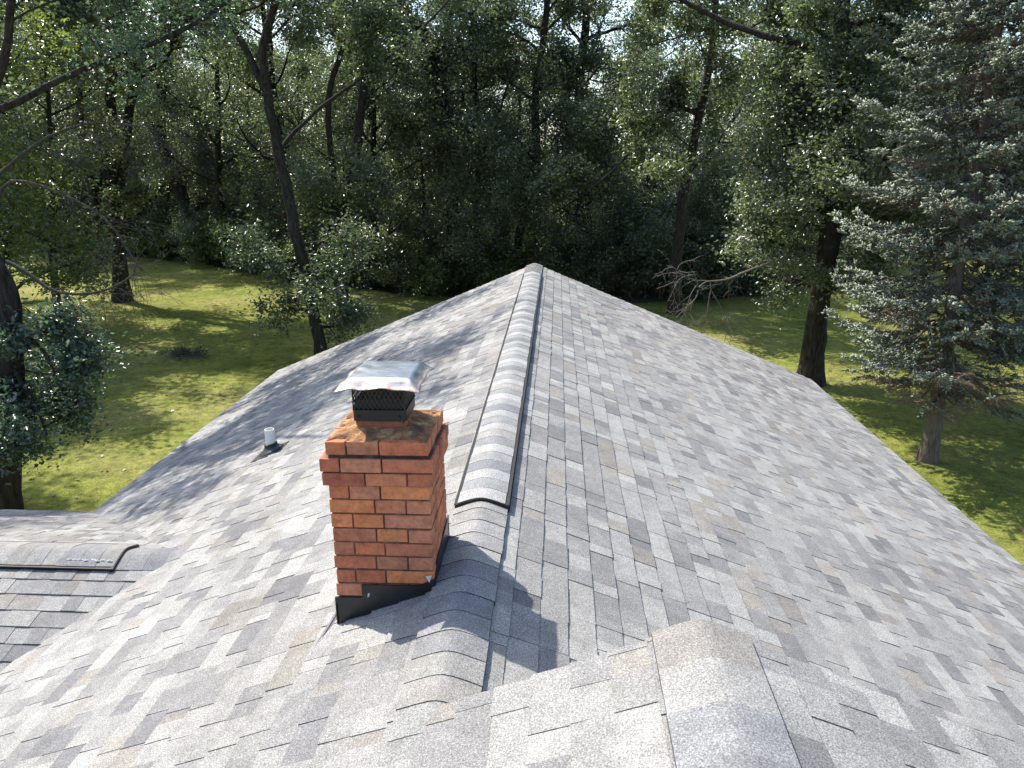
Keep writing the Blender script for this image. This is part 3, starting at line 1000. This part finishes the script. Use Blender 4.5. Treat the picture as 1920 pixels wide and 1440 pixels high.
def gen_oak(seed, H=17.0, bare=3.0, R=4.6, r0=0.28, nl=16, leafn=13, size=0.15, cols=OAK, lean=0.05, sigma=0.50):
    t = Tree(seed); rng = t.rng
    pts = [Vector((0, 0, -0.25))]
    n = 9
    dx, dy = rng.gauss(0, lean), rng.gauss(0, lean)
    for i in range(1, n+1):
        q = pts[-1] + Vector((dx + rng.gauss(0, .07), dy + rng.gauss(0, .07), 1))*((H*.86)/n)
        pts.append(q)
    q, rad = t.path(pts, r0, r0*.22, 9, jit=.03)
    for c in range(nl):
        tt = (c+rng.random())/nl
        h = bare + (H*.86-bare)*tt
        f = h/(H*.86)*(len(q)-1); i = min(int(f), len(q)-2)
        p = q[i].lerp(q[i+1], f-i)
        g = c*2.4 + rng.uniform(-.5, .5)
        prof = math.sin(PI*min(1, .22+.72*tt))**.7
        elev = rng.uniform(-.05, .35) + .7*tt
        L = R*prof*rng.uniform(.75, 1.2)
        t.limb(p, (math.cos(g)*math.cos(elev), math.sin(g)*math.cos(elev), math.sin(elev)), L, max(rad[i]*rng.uniform(.35, .6), .03), 1, 3, up=.07, kids=(5, 4, 0))
    for c in range(12):
        f = rng.uniform(.10, .6)*(len(q)-1); i = int(f); p = q[i].lerp(q[min(i+1, len(q)-1)], f-i)
        g = rng.uniform(0, 2*PI); d = Vector((math.cos(g), math.sin(g), rng.uniform(-.3, .6))).normalized(); Ld = rng.uniform(1.0, 3.4)
        ln_ = [p]
        for m in range(6):
            d = (d + Vector((rng.gauss(0, .25), rng.gauss(0, .25), rng.gauss(-.05, .2)))).normalized(); ln_.append(ln_[-1]+d*Ld/6)
            if m > 1 and rng.random() < .7:
                dd = rot_about(d, .8, rng); a = ln_[-1]; t.w.tube([a, a+dd*Ld*.14, a+(dd+d*.4)*Ld*.24], [.014, .011, .007], 3, cap=False)
        t.w.tube(ln_, [.034*(1-.7*m/6) for m in range(7)], 4, cap=False)
    return t, t.leaves(leafn, sigma, size, cols)

woods = []
protos = []
for i, kw in enumerate((dict(H=17, bare=3.0, R=5.0, r0=.30), dict(H=20, bare=3.2, R=4.6, r0=.34, cols=OAKB), dict(H=16, bare=1.4, R=4.4, r0=.22, cols=OAKY),
                        dict(H=17, bare=2.6, R=5.2, r0=.30), dict(H=13, bare=1.4, R=3.6, r0=.16, nl=14), dict(H=17, bare=2.6, R=4.2, r0=.24, lean=.14, cols=OAKB))):
    t, me = gen_oak(100+i, **kw)
    o = finish(t, "oak_tree", me, (0, 0, GZ))
    protos.append(o)

# spots of the woodland trees: a jittered grid behind the lawn edge
rng = random.Random(42)
spots = []
for row, (y0, step) in enumerate(((43, 7.0), (52, 8.5), (61, 8.5), (73, 9.0), (88, 9.5), (106, 11.0))):
    half = y0*.74 + 6
    x = -half
    while x < half:
        xx = x + rng.uniform(-1.8, 1.8)
        yy = max(y0, edge_y(xx)+1.2+row*2.0) + rng.uniform(-1.6, 2.2)
        spots.append((xx, yy))
        x += step
        
for i in range(16):
    spots.append((-54 + 48*i/15 + rng.uniform(-1.2, 1.2), 63 + 6*(i % 3) + rng.uniform(-1.5, 1.5)))
WL_LABEL = "leafy oak of the dense woodland behind the lawn, its crown merging with its neighbours"
for i, (x, y) in enumerate(spots):
    k = rng.randrange(6)
    o = protos[k] if k not in [w[1] for w in woods] else None
    sc = rng.uniform(.9, 1.18) if y < 46 else rng.uniform(.84, 1.10)
    loc = (x, y, GZ - .1 + .012*max(0, y-60)); rz = rng.uniform(0, 6.28)
    if o is not None:
        o.location = loc; o.rotation_euler = (0, 0, rz); o.scale = (sc, sc, sc*rng.uniform(.95, 1.1))
        c = o
    else:
        c = copy_tree(protos[k], loc, rz, (sc, sc, sc*rng.uniform(.95, 1.1)))
    woods.append((c, k))
    tag(c, WL_LABEL, "tree", "woodland oaks behind the lawn")

# undergrowth shrubs along the edge of the wood
def gen_shrub(seed, H, R, cols, leafn=16, size=.14):
    t = Tree(seed); rng = t.rng
    for c in range(9):
        g = c*2.4; e = rng.uniform(.6, 1.4)
        t.limb((rng.uniform(-.2, .2), rng.uniform(-.2, .2), -.1), (math.cos(g)*math.cos(e)*R/H*1.4, math.sin(g)*math.cos(e)*R/H*1.4, math.sin(e)), H*rng.uniform(.7, 1.1), .03, 1, 3, up=.05, kids=(5, 4, 0), start=.15)
    return t, t.leaves(leafn, .3, size, cols)
shr = []
for i, kw in enumerate((dict(H=2.6, R=1.8, cols=OAKY, leafn=12), dict(H=3.6, R=2.0, cols=OAK, leafn=12), dict(H=1.9, R=1.6, cols=OAKY))):
    t, me = gen_shrub(300+i, **kw)
    root = empty("shrub", (0, 0, GZ))
    t.w.build("stem", M_BARK, root, smooth=True)
    cr = bpy.data.objects.new("foliage", me); COL.objects.link(cr); cr.parent = root
    shr.append(root)
used = set()
for i, x in enumerate(np.linspace(-40, 34, 58)):
    if x < -30 and i % 3: continue
    x = float(x + rng.uniform(-.6, .6)); y = edge_y(x) + rng.uniform(.2, 3.2)
    k = rng.randrange(3); sc = rng.uniform(.75, 1.25)
    if k in used: c = copy_tree(shr[k], (x, y, GZ-.05), rng.uniform(0, 6.28), (sc, sc, sc))
    else:
        c = shr[k]; used.add(k); c.location = (x, y, GZ-.05); c.scale = (sc, sc, sc)
    if i % 2:
        c2 = copy_tree(shr[k], (x*1.2+rng.uniform(-1, 1), y+rng.uniform(4, 22), GZ-.05), rng.uniform(0, 6.28), (sc*1.4,)*3)
        tag(c2, "dark leafy shrub in the undergrowth where the lawn meets the wood", "shrub", "undergrowth shrubs along the wood's edge")
    tag(c, "dark leafy shrub in the undergrowth where the lawn meets the wood", "shrub", "undergrowth shrubs along the wood's edge")

# ---- trees one can tell apart: trunk lines measured one by one
def feature(name, seed, lines, radii, limbs, label, cat="tree", leafn=16, size=.15, cols=OAK, sigma=.46, top=3.0, mat=None, base_z=GZ, group=None, jit=.10, leafL=1.0, kids=(5, 4, 0), ymin=None):
    """lines: trunk first, then forks; limbs: (line, t0, t1, count, length, elev0, elev1)"""
    t = Tree(seed); rng = t.rng
    o = Vector(lines[0][0]); o.z = base_z
    built = []
    for i, (l, (r0, r1)) in enumerate(zip(lines, radii)):
        l = [Vector(p)-o for p in l]
        if i > 0:
            # start a fork on the nearest point of what is already there
            best = min((q for bq, _ in built for q in bq), key=lambda q: (q-l[0]).length)
            l[0] = best
        ext = (l[-1]-l[-2]).normalized()
        if top and i >= 0 and l[-1].z > 5:
            p = l[-1]
            for k in range(3):
                ext = (ext + Vector((rng.gauss(0, .12), rng.gauss(0, .2), .15))).normalized(); p = p + ext*top*.33*2; l.append(p)
        built.append(t.path(l, r0, r1, 10 if i == 0 else 8, jit=jit, flare=(i == 0)))
    for (li, t0, t1, cnt, L, e0, e1) in limbs:
        q, rad = built[li]
        for c in range(cnt):
            tt = t0 + (t1-t0)*(c+rng.random())/cnt
            f = tt*(len(q)-1); i = min(int(f), len(q)-2); p = q[i].lerp(q[i+1], f-i)
            g = c*2.4+rng.uniform(-.6, .6)
            if ymin is not None and math.sin(g) < ymin: g = -g
            e = e0+(e1-e0)*rng.random()
            t.limb(p, (math.cos(g)*math.cos(e), math.sin(g)*math.cos(e), math.sin(e)), L*rng.uniform(.7, 1.2), min(max(rad[i]*rng.uniform(.3, .5), .02), .12), 1, 3, up=.06, kids=kids, leaf=leafL)
    me = t.leaves(leafn, sigma, size, cols, mat=mat)
    root = finish(t, name, me, o)
    tag(root, label, cat, group)
    return root, o, t, built

feature("oak_tree", 501, [
  [(-22.00,37.20,-5.25),(-21.70,37.20,-1.45),(-21.54,37.20,0.22),(-21.66,37.20,0.78),(-21.22,37.20,3.44),(-21.06,37.20,5.18),(-20.69,37.20,6.92)],
  [(-21.54,37.20,0.22),(-21.09,37.30,0.78),(-20.47,37.40,3.97),(-19.98,37.50,5.52),(-19.72,37.60,6.49),(-19.71,37.80,8.19),(-19.97,38.00,8.95)],
  [(-19.98,37.50,5.52),(-19.50,37.40,5.75),(-17.87,36.90,6.28),(-16.77,36.60,7.73),(-15.86,36.40,8.88)]],
  [(.36, .13), (.25, .10), (.15, .07)],
  [(0, .55, 1, 12, 5.6, .0, .8), (1, .5, 1, 13, 5.6, 0, .9), (2, .35, 1, 7, 4.2, .0, .9), (0, .25, .5, 3, 2.2, -.2, .2)],
  "dark oak on the left of the lawn whose trunk divides into two upright stems")
feature("oak_tree", 502, [[(-26.60,54.00,-5.25),(-26.48,54.00,-1.35),(-26.77,54.00,0.25),(-27.34,54.00,1.96),(-27.90,54.00,3.97),(-27.46,54.00,5.61),(-26.73,54.00,8.80)]],
  [(.52, .2)], [(0, .45, 1, 11, 4.2, 0, .9)], "thick dark oak trunk leaning left at the far lawn edge, left of the chimney", leafn=15, size=.17)
big_root, _, _, _ = feature("oak_tree", 503, [
  [(-7.91,25.50,-5.28),(-7.99,25.50,-3.82),(-8.19,25.50,-1.98),(-8.33,25.50,-0.80),(-8.52,25.50,0.50),(-8.72,25.50,2.19),(-8.79,25.50,3.27),(-8.87,25.50,4.10),(-8.86,25.50,5.33),(-8.71,25.50,5.66),(-8.35,25.50,6.64)],
  [(-8.87,25.50,4.10),(-9.44,25.40,5.14),(-9.81,25.30,5.88),(-10.23,25.10,6.68)],
  [(-8.61,25.50,2.02),(-8.44,25.60,2.69),(-7.23,25.90,3.74),(-6.61,26.20,4.14)]],
  [(.225, .085), (.125, .06), (.075, .025)],
  [(0, .06, .23, 6, 1.7, -.5, .05), (0, .62, 1, 9, 3.2, .1, .9), (1, .3, 1, 7, 3.2, .1, 1), (2, .35, 1, 4, 1.8, 0, .8)],
  "tall slim oak behind the left roof edge, forking high above a leafy skirt", leafn=14, size=.125, cols=OAKB)
feature("oak_tree", 504, [
  [(-10.16,36.40,-5.25),(-10.27,36.40,-3.64),(-9.92,36.40,-0.31),(-9.61,36.40,0.75),(-9.14,36.40,1.98),(-8.98,36.40,2.81),(-8.58,36.40,4.62),(-8.3,36.4,6.4)],
  [(-10.06,36.40,-1.14),(-10.10,36.30,-0.02),(-10.24,36.00,3.83),(-9.66,35.8,5.79),(-9.09,35.6,6.54)]],
  [(.36, .10), (.17, .07)],
  [(0, .5, 1, 8, 3.0, 0, .8), (1, .5, 1, 7, 3.0, .1, .9), (0, .14, .34, 7, 2.6, -.4, .2)],
  "oak with a flared base just right of the tall slim oak", leafn=15)
feature("oak_tree", 505, [
  [(-4.89,40.00,-5.41),(-5.07,40.00,-1.45),(-5.30,40.00,1.77),(-5.41,40.00,3.40),(-5.66,40.00,3.96),(-6.02,40.00,5.15),(-5.88,40.00,6.21),(-5.75,40.00,6.74),(-6.26,40.00,7.79),(-7.02,40.00,8.61),(-7.67,40.00,9.24)],
  [(-6.02,40.00,5.15),(-7.50,39.7,5.91),(-8.16,39.6,6.56),(-8.90,39.4,7.61),(-10.12,39.2,8.47),(-11.36,39.00,8.59)],
  [(-5.75,40.00,6.74),(-5.61,40.2,6.82),(-4.58,40.4,7.76),(-3.98,40.60,8.77)],
  [(-5.13,40.00,0.98),(-5.26,40.3,3.83),(-5.22,40.4,5.04),(-5.54,40.5,5.79),(-5.33,40.6,7.30)]],
  [(.42, .16), (.22, .09), (.2, .09), (.2, .08)],
  [(0, .25, .55, 9, 3.4, -.3, .4), (0, .88, 1, 4, 3.0, .3, 1.), (1, .75, 1, 4, 2.4, .2, 1), (2, .6, 1, 4, 3, .2, 1)],
  "broad oak above the ridge whose dark limbs spread against a gap of sky", leafn=15)
feature("oak_tree", 506, [[(-2.07,42.00,-5.25),(-1.94,42.00,-3.37),(-1.37,42.00,-0.49),(-0.65,42.00,2.00),(-0.94,42.00,4.41),(-0.53,42.00,6.98)]],
  [(.28, .12)], [(0, .3, 1, 16, 3.8, -.2, .8)], "leaning oak straight behind the far tip of the roof ridge", leafn=17)
feature("oak_tree", 507, [[(1.89,46.00,-5.4),(1.61,46.00,-1.35),(1.58,46.00,3.75),(1.50,46.00,6.04),(1.90,46.00,8.80)]],
  [(.36, .14)], [(0, .3, 1, 15, 4.0, -.1, .9)], "upright oak just right of the far ridge tip with a straight dark stem", leafn=16)
feature("oak_tree", 508, [
  [(5.82,34.50,-5.46),(5.77,34.50,-2.26),(5.85,34.50,-0.76),(5.88,34.50,0.23),(6.14,34.50,1.71),(6.37,34.50,3.57),(6.71,34.50,5.15)],
  [(6.37,34.50,3.57),(5.56,34.3,3.90),(5.11,34.2,3.90),(4.46,34.00,3.26)]],
  [(.27, .11), (.09, .03)],
  [(0, .38, 1, 15, 3.6, -.3, .8), (1, .3, 1, 3, 1.6, 0, .8)], "slender oak behind the right rake with a crooked side branch and a dense glossy crown", leafn=21)
oakr, oakr_o, _, _ = feature("oak_tree", 509, [
  [(8.49,23.50,-5.21),(8.41,23.50,-3.36),(8.42,23.50,-2.70),(8.48,23.50,-0.56),(8.51,23.50,1.40),(8.54,23.50,2.05),(8.35,23.50,4.22),(8.05,23.50,5.41),(7.86,23.50,6.53)],
  [(8.37,23.50,3.50),(8.68,23.3,4.48),(9.18,23.20,5.16)],
  [(8.35,23.50,4.07),(7.46,23.7,4.92),(6.56,23.90,5.07)]],
  [(.35, .15), (.12, .05), (.11, .05)],
  [(0, .20, .62, 30, 2.5, -.55, .35), (0, .6, 1, 13, 3.4, 0, .9), (1, .3, 1, 3, 1.8, 0, 1), (2, .3, 1, 3, 1.8, 0, 1)],
  "big oak with a thick straight trunk between the right roof edge and the blue spruce", leafn=22, size=.105, sigma=.36)
# its dead lower branch
t = Tree(77)
DB = [[(8.40,23.40,-0.70),(7.97,22.60,-0.76),(7.31,22.50,-0.92),(5.96,22.50,-1.31),(5.60,22.50,-1.58),(5.22,22.50,-1.65),(4.83,22.50,-1.67)],
  [(4.94,22.50,-1.67),(4.99,22.55,-1.94),(4.94,22.60,-2.18),(4.94,22.70,-2.83),(4.93,22.80,-3.24)],
  [(4.99,22.50,-1.94),(5.18,22.40,-2.26),(5.45,22.30,-2.66),(5.54,22.20,-3.07)],
  [(4.83,22.50,-1.67),(4.63,22.50,-1.78),(4.60,22.40,-1.94),(4.51,22.40,-1.51),(4.39,22.30,-1.42),(4.19,22.30,-1.48),(3.93,22.20,-1.55),(3.86,22.20,-1.87),(3.69,22.20,-2.22)],
  [(4.60,22.50,-1.94),(4.61,22.60,-2.18),(4.33,22.70,-2.47),(4.04,22.80,-2.83)],
  [(4.54,22.50,-1.78),(4.35,22.40,-2.02),(4.32,22.40,-2.34),(4.16,22.30,-2.70)],
  [(4.19,22.30,-1.48),(3.95,22.20,-1.31),(3.71,22.10,-1.15)]]
def dead_set(t, lines, r, o, twigs=7, tl=.7, rt=.010):
    for i, l in enumerate(lines):
        l = [Vector(p)-o for p in l]
        r0 = r if i == 0 else r*.42
        q, rad = t.path(l, r0, max(r0*.35, .008), 6 if i == 0 else 4, jit=.015, flare=False, sub=2)
        for c in range(twigs):
            f = (.35+.65*t.rng.random())*(len(q)-1); k = min(int(f), len(q)-2)
            d = rot_about((q[k+1]-q[k]).normalized(), t.rng.uniform(.4, 1.2), t.rng)
            d.z -= .25
            p = q[k].lerp(q[k+1], f-k)
            pts = [p]
            for m in range(4):
                d = (d + Vector((t.rng.gauss(0, .3), t.rng.gauss(0, .3), t.rng.gauss(0, .25)-.08))).normalized(); pts.append(pts[-1]+d*tl*.25*t.rng.uniform(.7, 1.4))
            t.w.tube(pts, [rt, rt*.9, rt*.8, rt*.65, rt*.5], 3, cap=False)
            for m in range(2):
                dd = rot_about(d, .8, t.rng); a = pts[2+m]
                t.w.tube([a, a+dd*tl*.3, a+dd*tl*.5+Vector((0, 0, -.06))], [rt*.7, rt*.6, rt*.45], 3, cap=False)
dead_set(t, DB, .055, oakr_o)
t.w.build("dead_branch", M_DEAD, oakr, smooth=True, label="bare grey dead branch drooping over the roof edge")
feature("oak_tree", 510, [[(14.49,34.00,-5.3),(14.24,34.00,-0.54),(13.78,34.00,3.78),(13.77,34.00,6.61),(14.01,34.00,7.58)]],
  [(.3, .16)], [(0, .45, 1, 14, 3.8, -.1, .9)], "oak between the big straight oak and the blue spruce, dark limbs at its top", leafn=15)
feature("oak_tree", 511, [[(-31.89,52.00,-5.2),(-31.82,52.00,-2.78),(-31.91,52.00,-1.68),(-32.04,52.00,3.63),(-31.6,52,7)]],
  [(.34, .15)], [(0, .45, 1, 12, 4.0, 0, .9)], "small trunked oak at the far left lawn edge, behind the two stemmed oak", leafn=15)
feature("oak_tree", 512, [[(-10.40,45.00,-5.2),(-10.38,45.00,-0.85),(-10.51,45.00,1.09),(-10.47,45.00,4.26),(-10.15,45.00,8.44)]],
  [(.22, .1)], [(0, .5, 1, 10, 3.0, 0, .9)], "thin straight oak stem in the wood above the chimney cap", leafn=14)
feature("oak_tree", 513, [[(-39.38,58.00,-5.2),(-39.32,58.00,-3.73),(-38.89,58.00,-0.34),(-38.51,58.00,3.85),(-38,58,7)]],
  [(.26, .12)], [(0, .45, 1, 12, 4.0, 0, .9)], "slim oak farthest left at the edge of the wood", leafn=15)

# the near oak at the left edge: leaning trunk, low dark boughs, dead branches
nearo, near_o, tN, bN = feature("oak_tree", 520, [
  [(-10.95,13.40,-5.25),(-10.39,13.40,-3.14),(-10.10,13.40,-2.04),(-9.82,13.40,-0.98),(-9.85,13.40,-0.17),(-10.0,13.40,0.32),(-10.2,13.40,1.18),(-10.3,13.40,2.37),(-10.1,13.40,4.08),(-9.9,13.4,6.0)],
  [(-9.89,13.40,2.37),(-9.09,13.6,2.89),(-8.43,13.9,3.31),(-7.71,14.2,3.64)],
  [(-9.89,13.40,1.92),(-8.9,13.0,3.1),(-8.18,12.6,4.14)],
  [(-9.88,13.30,-0.98),(-9.40,13.10,-1.20),(-9.03,12.9,-1.50),(-8.75,12.7,-1.95)],
  [(-10.05,13.30,-1.82),(-9.73,13.10,-2.10),(-9.35,12.9,-2.50),(-9.0,12.6,-2.95)],
  [(-10.05,13.30,-1.9),(-10.1,12.6,-2.2),(-9.9,12.0,-2.6),(-9.7,11.5,-3.0)]],
  [(.27, .11), (.07, .03), (.08, .03), (.05, .02), (.05, .02), (.05, .02)],
  [(0, .74, 1, 13, 3.1, -.1, .5), (1, .3, 1, 5, 1.7, 0, .6), (2, .3, 1, 6, 1.9, 0, .6), (3, .3, 1, 4, .9, -.7, .1), (4, .2, 1, 4, 1.0, -.6, .1), (5, .2, 1, 5, 1.2, -.5, .3)],
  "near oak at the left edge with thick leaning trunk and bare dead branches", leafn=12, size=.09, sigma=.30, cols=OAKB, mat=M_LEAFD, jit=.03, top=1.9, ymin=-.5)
t = Tree(88)
DL = [[(-9.88,13.40,0.80),(-9.51,13.3,1.60),(-8.96,13.2,1.58),(-8.40,13.1,1.40),(-7.67,13.0,1.10),(-7.28,12.9,0.75),(-7.08,12.8,0.41),(-6.84,12.7,0.03)],
      [(-9.77,13.40,0.12),(-9.44,13.40,-0.03),(-9.18,13.40,-0.27),(-8.92,13.40,-0.49),(-8.25,13.40,-0.50),(-7.76,13.40,-0.37),(-7.37,13.40,-0.12)],
      [(-10.2,13.40,1.18),(-9.15,13.6,2.14),(-8.30,13.7,2.49),(-7.71,13.8,2.60),(-6.87,13.9,2.43)]]
for l, r in zip(DL, (.034, .045, .034)):
    dead_set(t, [l], r, near_o, twigs=34, tl=.95, rt=.0055)
t.w.build("dead_branch", M_DEADD, nearo, smooth=True)

# ---- blue spruces
SPC = np.array([(0.222, 0.258, 0.180), (0.182, 0.216, 0.150), (0.265, 0.302, 0.215), (0.140, 0.168, 0.116), (0.305, 0.345, 0.255)])
def spruce(seed, loc, H, R, r0, label, sparse=.16):
    rng = random.Random(seed); R_n = np.random.default_rng(seed)
    root = empty("spruce_tree", loc)
    tag(root, label, "tree", "blue spruces at the right edge")
    w = MB()
    n = 14
    pts = [(rng.gauss(0, .03), rng.gauss(0, .03), -.2+(H+.2)*i/n) for i in range(n+1)]
    rad = [r0*(1-.93*(i/n))*(1.5 if i == 0 else 1) for i in range(n+1)]
    w.tube(pts, rad, 12, cap=False)
    tw = MB()
    SP, SD, ST, SC = [], [], [], []
    z = 2.2
    while z < H-.3:
        tt = z/H
        L0 = R*(1-tt)**.62*(.80 if z < 3 else 1.0)
        nb = rng.randint(5, 8)
        g0 = rng.uniform(0, 6.28)
        for b in range(nb):
            g = g0 + 2*PI*b/nb + rng.uniform(-.3, .3)
            L = L0*rng.uniform(.5, 1.2)
            bare = rng.random() < sparse or (z < 3.4 and rng.random() < .6)
            drop = rng.uniform(.05, .55)*(1-.8*tt)
            P0 = Vector((0, 0, z + rng.uniform(-.2, .2)))
            h = Vector((math.cos(g), math.sin(g), 0)); side = Vector((-math.sin(g), math.cos(g), 0))
            m = 8
            line = []
            bend = rng.uniform(-.25, .25)
            for i in range(m+1):
                s = i/m
                line.append(P0 + h*(L*s) + side*(bend*L*s*s) + Vector((0, 0, -drop*L*math.sin(s*PI*.62) + .16*L*s**3 + rng.gauss(0, .015))))
            br = max(.012, .035*(1-tt))
            w.tube(line, [br*(1-.8*i/m) for i in range(m+1)], 5, cap=False)
            # side branchlets
            nn = int(L*8.0)+4
            for c in range(nn):
                s = .16 + .84*(c+rng.random())/nn
                f = s*m; i = min(int(f), m-1); q = line[i].lerp(line[i+1], f-i)
                d = (line[i+1]-line[i]).normalized()
                sd = 1 if c % 2 else -1
                bd = (d*rng.uniform(.5, 1.0) + side*sd*rng.uniform(.6, 1.1) + Vector((0, 0, rng.uniform(-.35, .10)))).normalized()
                bl = (.28+.55*(1-s))*min(1.0, L/2.2)*rng.uniform(.7, 1.25)
                q2 = q + bd*bl*.5 + Vector((0, 0, -.03)); q3 = q + bd*bl + Vector((0, 0, -.02*rng.random()))
                tw.tube([q, q2, q3], [.006, .005, .003], 3, cap=False)
                inner = s < .38
                if bare or (inner and rng.random() < .85):
                    for k in range(6):                     # dead twiglets
                        a = q.lerp(q3, .25+.75*rng.random()); dd = (bd + Vector((rng.gauss(0, .5), rng.gauss(0, .5), rng.gauss(-.3, .4)))).normalized()
                        tw.tube([a, a+dd*.12, a+dd*.22+Vector((0, 0, -.03))], [.004, .003, .002], 3, cap=False)
                    if not bare and rng.random() < .5: continue
                    if bare and rng.random() < .8: continue
                ns = 9 + int(bl*30)
                for k in range(ns):
                    u = .15+.85*rng.random()
                    a = q.lerp(q3, u)
                    dd = (bd*.9 + Vector((rng.gauss(0, .55), rng.gauss(0, .55), rng.gauss(.22, .4))))
                    SP.append((a.x, a.y, a.z)); SD.append((dd.x, dd.y, dd.z))
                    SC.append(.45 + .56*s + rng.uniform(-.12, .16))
        z += rng.uniform(.22, .34)
    w.build("trunk", M_BARKS, root, smooth=True)
    tw.build("twigs", M_TWIG, root)
    P0 = np.array(SP); D0 = np.array(SD); D0 /= np.linalg.norm(D0, axis=1, keepdims=True)
    N = len(P0)
    ref = R_n.normal(0, 1, (N, 3)); A = np.cross(D0, ref); A /= np.linalg.norm(A, axis=1, keepdims=True); B = np.cross(D0, A)
    ln = R_n.uniform(.08, .145, (N, 1)); rr = R_n.uniform(.019, .034, (N, 1))
    ring = []
    for k in range(3):
        a = 2*PI*k/3
        ring.append(P0 + D0*ln*.45 + (A*math.cos(a)+B*math.sin(a))*rr)
    V = np.stack([P0, ring[0], ring[1], ring[2], P0+D0*ln], 1).reshape(-1, 3)
    i = np.arange(N)*5
    Fc = np.concatenate([np.stack(q, 1) for q in ((i, i+2, i+1), (i, i+3, i+2), (i, i+1, i+3), (i+4, i+1, i+2), (i+4, i+2, i+3), (i+4, i+3, i+1))], 0)
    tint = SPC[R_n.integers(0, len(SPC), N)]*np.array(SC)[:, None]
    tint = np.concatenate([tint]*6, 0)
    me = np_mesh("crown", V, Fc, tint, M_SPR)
    cr = bpy.data.objects.new("crown", me); COL.objects.link(cr); cr.parent = root
    return root
spruce(61, (9.28, 17.2, GZ), 17.5, 3.0, .175, "blue spruce on the right lawn with a bare lower trunk and pale needle tufts")
spruce(62, (13.0, 19.2, GZ), 16.0, 3.0, .16, "second blue spruce at the right picture edge, partly cut off by it", sparse=.3)

# ---- brush pile on the lawn
t = Tree(99); rng = t.rng
for i in range(90):
    a = rng.uniform(0, 6.28); r = abs(rng.gauss(0, .45))
    p = Vector((math.cos(a)*r*1.5, math.sin(a)*r*.8, .02+max(0, .22-r*.2)*rng.random()))
    d = Vector((rng.gauss(0, 1), rng.gauss(0, 1), rng.gauss(0, .25))).normalized()
    t.w.tube([p, p+d*.25, p+d*.5+Vector((0, 0, -.04))], [.012, .010, .006], 4)
    if i % 2: t.pts.append((p.x, p.y, p.z+.05, 1.0))
me = t.leaves(7, .14, .11, [(0.05, .05, .03), (.08, .07, .045), (.04, .055, .03)], name="dry_leaves")
root = empty("brush_pile", (-13.3, 26.2, GZ))
t.w.build("sticks", M_DEAD, root)
o = bpy.data.objects.new("dry_leaves", me); COL.objects.link(o); o.parent = root
tag(root, "small dark heap of twigs and leaves lying on the sunny left lawn", "brush pile")

# ---- more oaks left and behind that only throw their shade across the lawn
for x, y, k, sc in ((-20.5, 21.5, 0, 1.05), (-25.0, 29.5, 3, 1.15), (-28.0, 36.5, 1, 1.05), (-19.5, 25.5, 2, .95), (-22.0, 32.0, 4, 1.2), (-31.0, 31.0, 0, 1.1)):
    c = copy_tree(protos[k], (x, y, GZ-.05), x*1.7, (sc, sc, sc))
    tag(c, "oak at the left border of the lawn, mostly cut off by the picture edge", "tree", "oaks along the left side of the lawn")
t, me = gen_oak(140, H=10.5, bare=.5, R=3.6, r0=.15, nl=20, leafn=15, size=.14, cols=OAK)
bushy = finish(t, "oak_tree", me, (0, 0, GZ))
rng = random.Random(17)
for i, (x, y, sc) in enumerate(((-3.6, 38.6, .8), (1.4, 39.4, .85), (-7.0, 42.5, .85), (8.6, 40.5, .7), (-12.5, 46.0, .7), (-16.5, 49.5, .7), (13.5, 45.5, .8), (-24.0, 55.0, .9), (18.5, 47.5, 1.1), (-34.0, 58.5, 1.0))):
    c = bushy if i == 0 else copy_tree(bushy, (0, 0, 0), 0, (1, 1, 1))
    c.location = (x, y, GZ-.05); c.rotation_euler = (0, 0, i*1.9); c.scale = (sc, sc, sc*rng.uniform(.9, 1.2))
    tag(c, "low bushy oak leafed down to the ground at the front of the wood", "tree", "bushy oaks at the front of the wood")
R = np.random.default_rng(4)
N = 2600
px = R.uniform(-34, 24, N); py = R.uniform(4, 56, N)
keep = np.array([(-34 < x < 24) and y < edge_y(x) - .5 and not (-6.5 < x < 6.5 and y < 15) for x, y in zip(px, py)])
px, py = px[keep], py[keep]; N = len(px)
pz = np.array([GZ + 0.07*mnoise.noise(Vector((x*.12, y*.12, 7))) for x, y in zip(px, py)]) + .03
C = np.stack([px, py, pz], 1); a = R.uniform(0, 6.28, N); sz = R.uniform(.04, .09, (N, 1))
t_ = np.stack([np.cos(a), np.sin(a), R.uniform(-.2, .2, N)], 1)*sz; b_ = np.stack([-np.sin(a), np.cos(a), R.uniform(-.3, .3, N)], 1)*sz*.6
V = np.stack([C-t_, C-b_, C+t_, C+b_], 1).reshape(-1, 3)
Fc = np.arange(N*4).reshape(N, 4)
lc = np.array([(.20, .14, .075), (.26, .20, .11), (.14, .10, .06), (.24, .23, .12)])[R.integers(0, 4, N)]
o = bpy.data.objects.new("fallen_leaves", np_mesh("fallen_leaves", V, Fc, lc, M_LEAF)); COL.objects.link(o)
tag(o, "dry fallen leaves scattered thinly over the mown lawn", "leaves", kind="stuff")
for i in range(40):
    x = -62 + 116*i/39 + rng.uniform(-1.5, 1.5); y = max(edge_y(x)+14, rng.uniform(62, 84)); k = i % 3; q = rng.uniform(1.6, 2.6)
    c = copy_tree(shr[k], (x, y, GZ-.05+.012*max(0, y-60)), rng.uniform(0, 6.28), (q, q, q))
    tag(c, "leafy thicket shrub deep among the trunks of the wood", "shrub", "thicket shrubs deep in the wood")
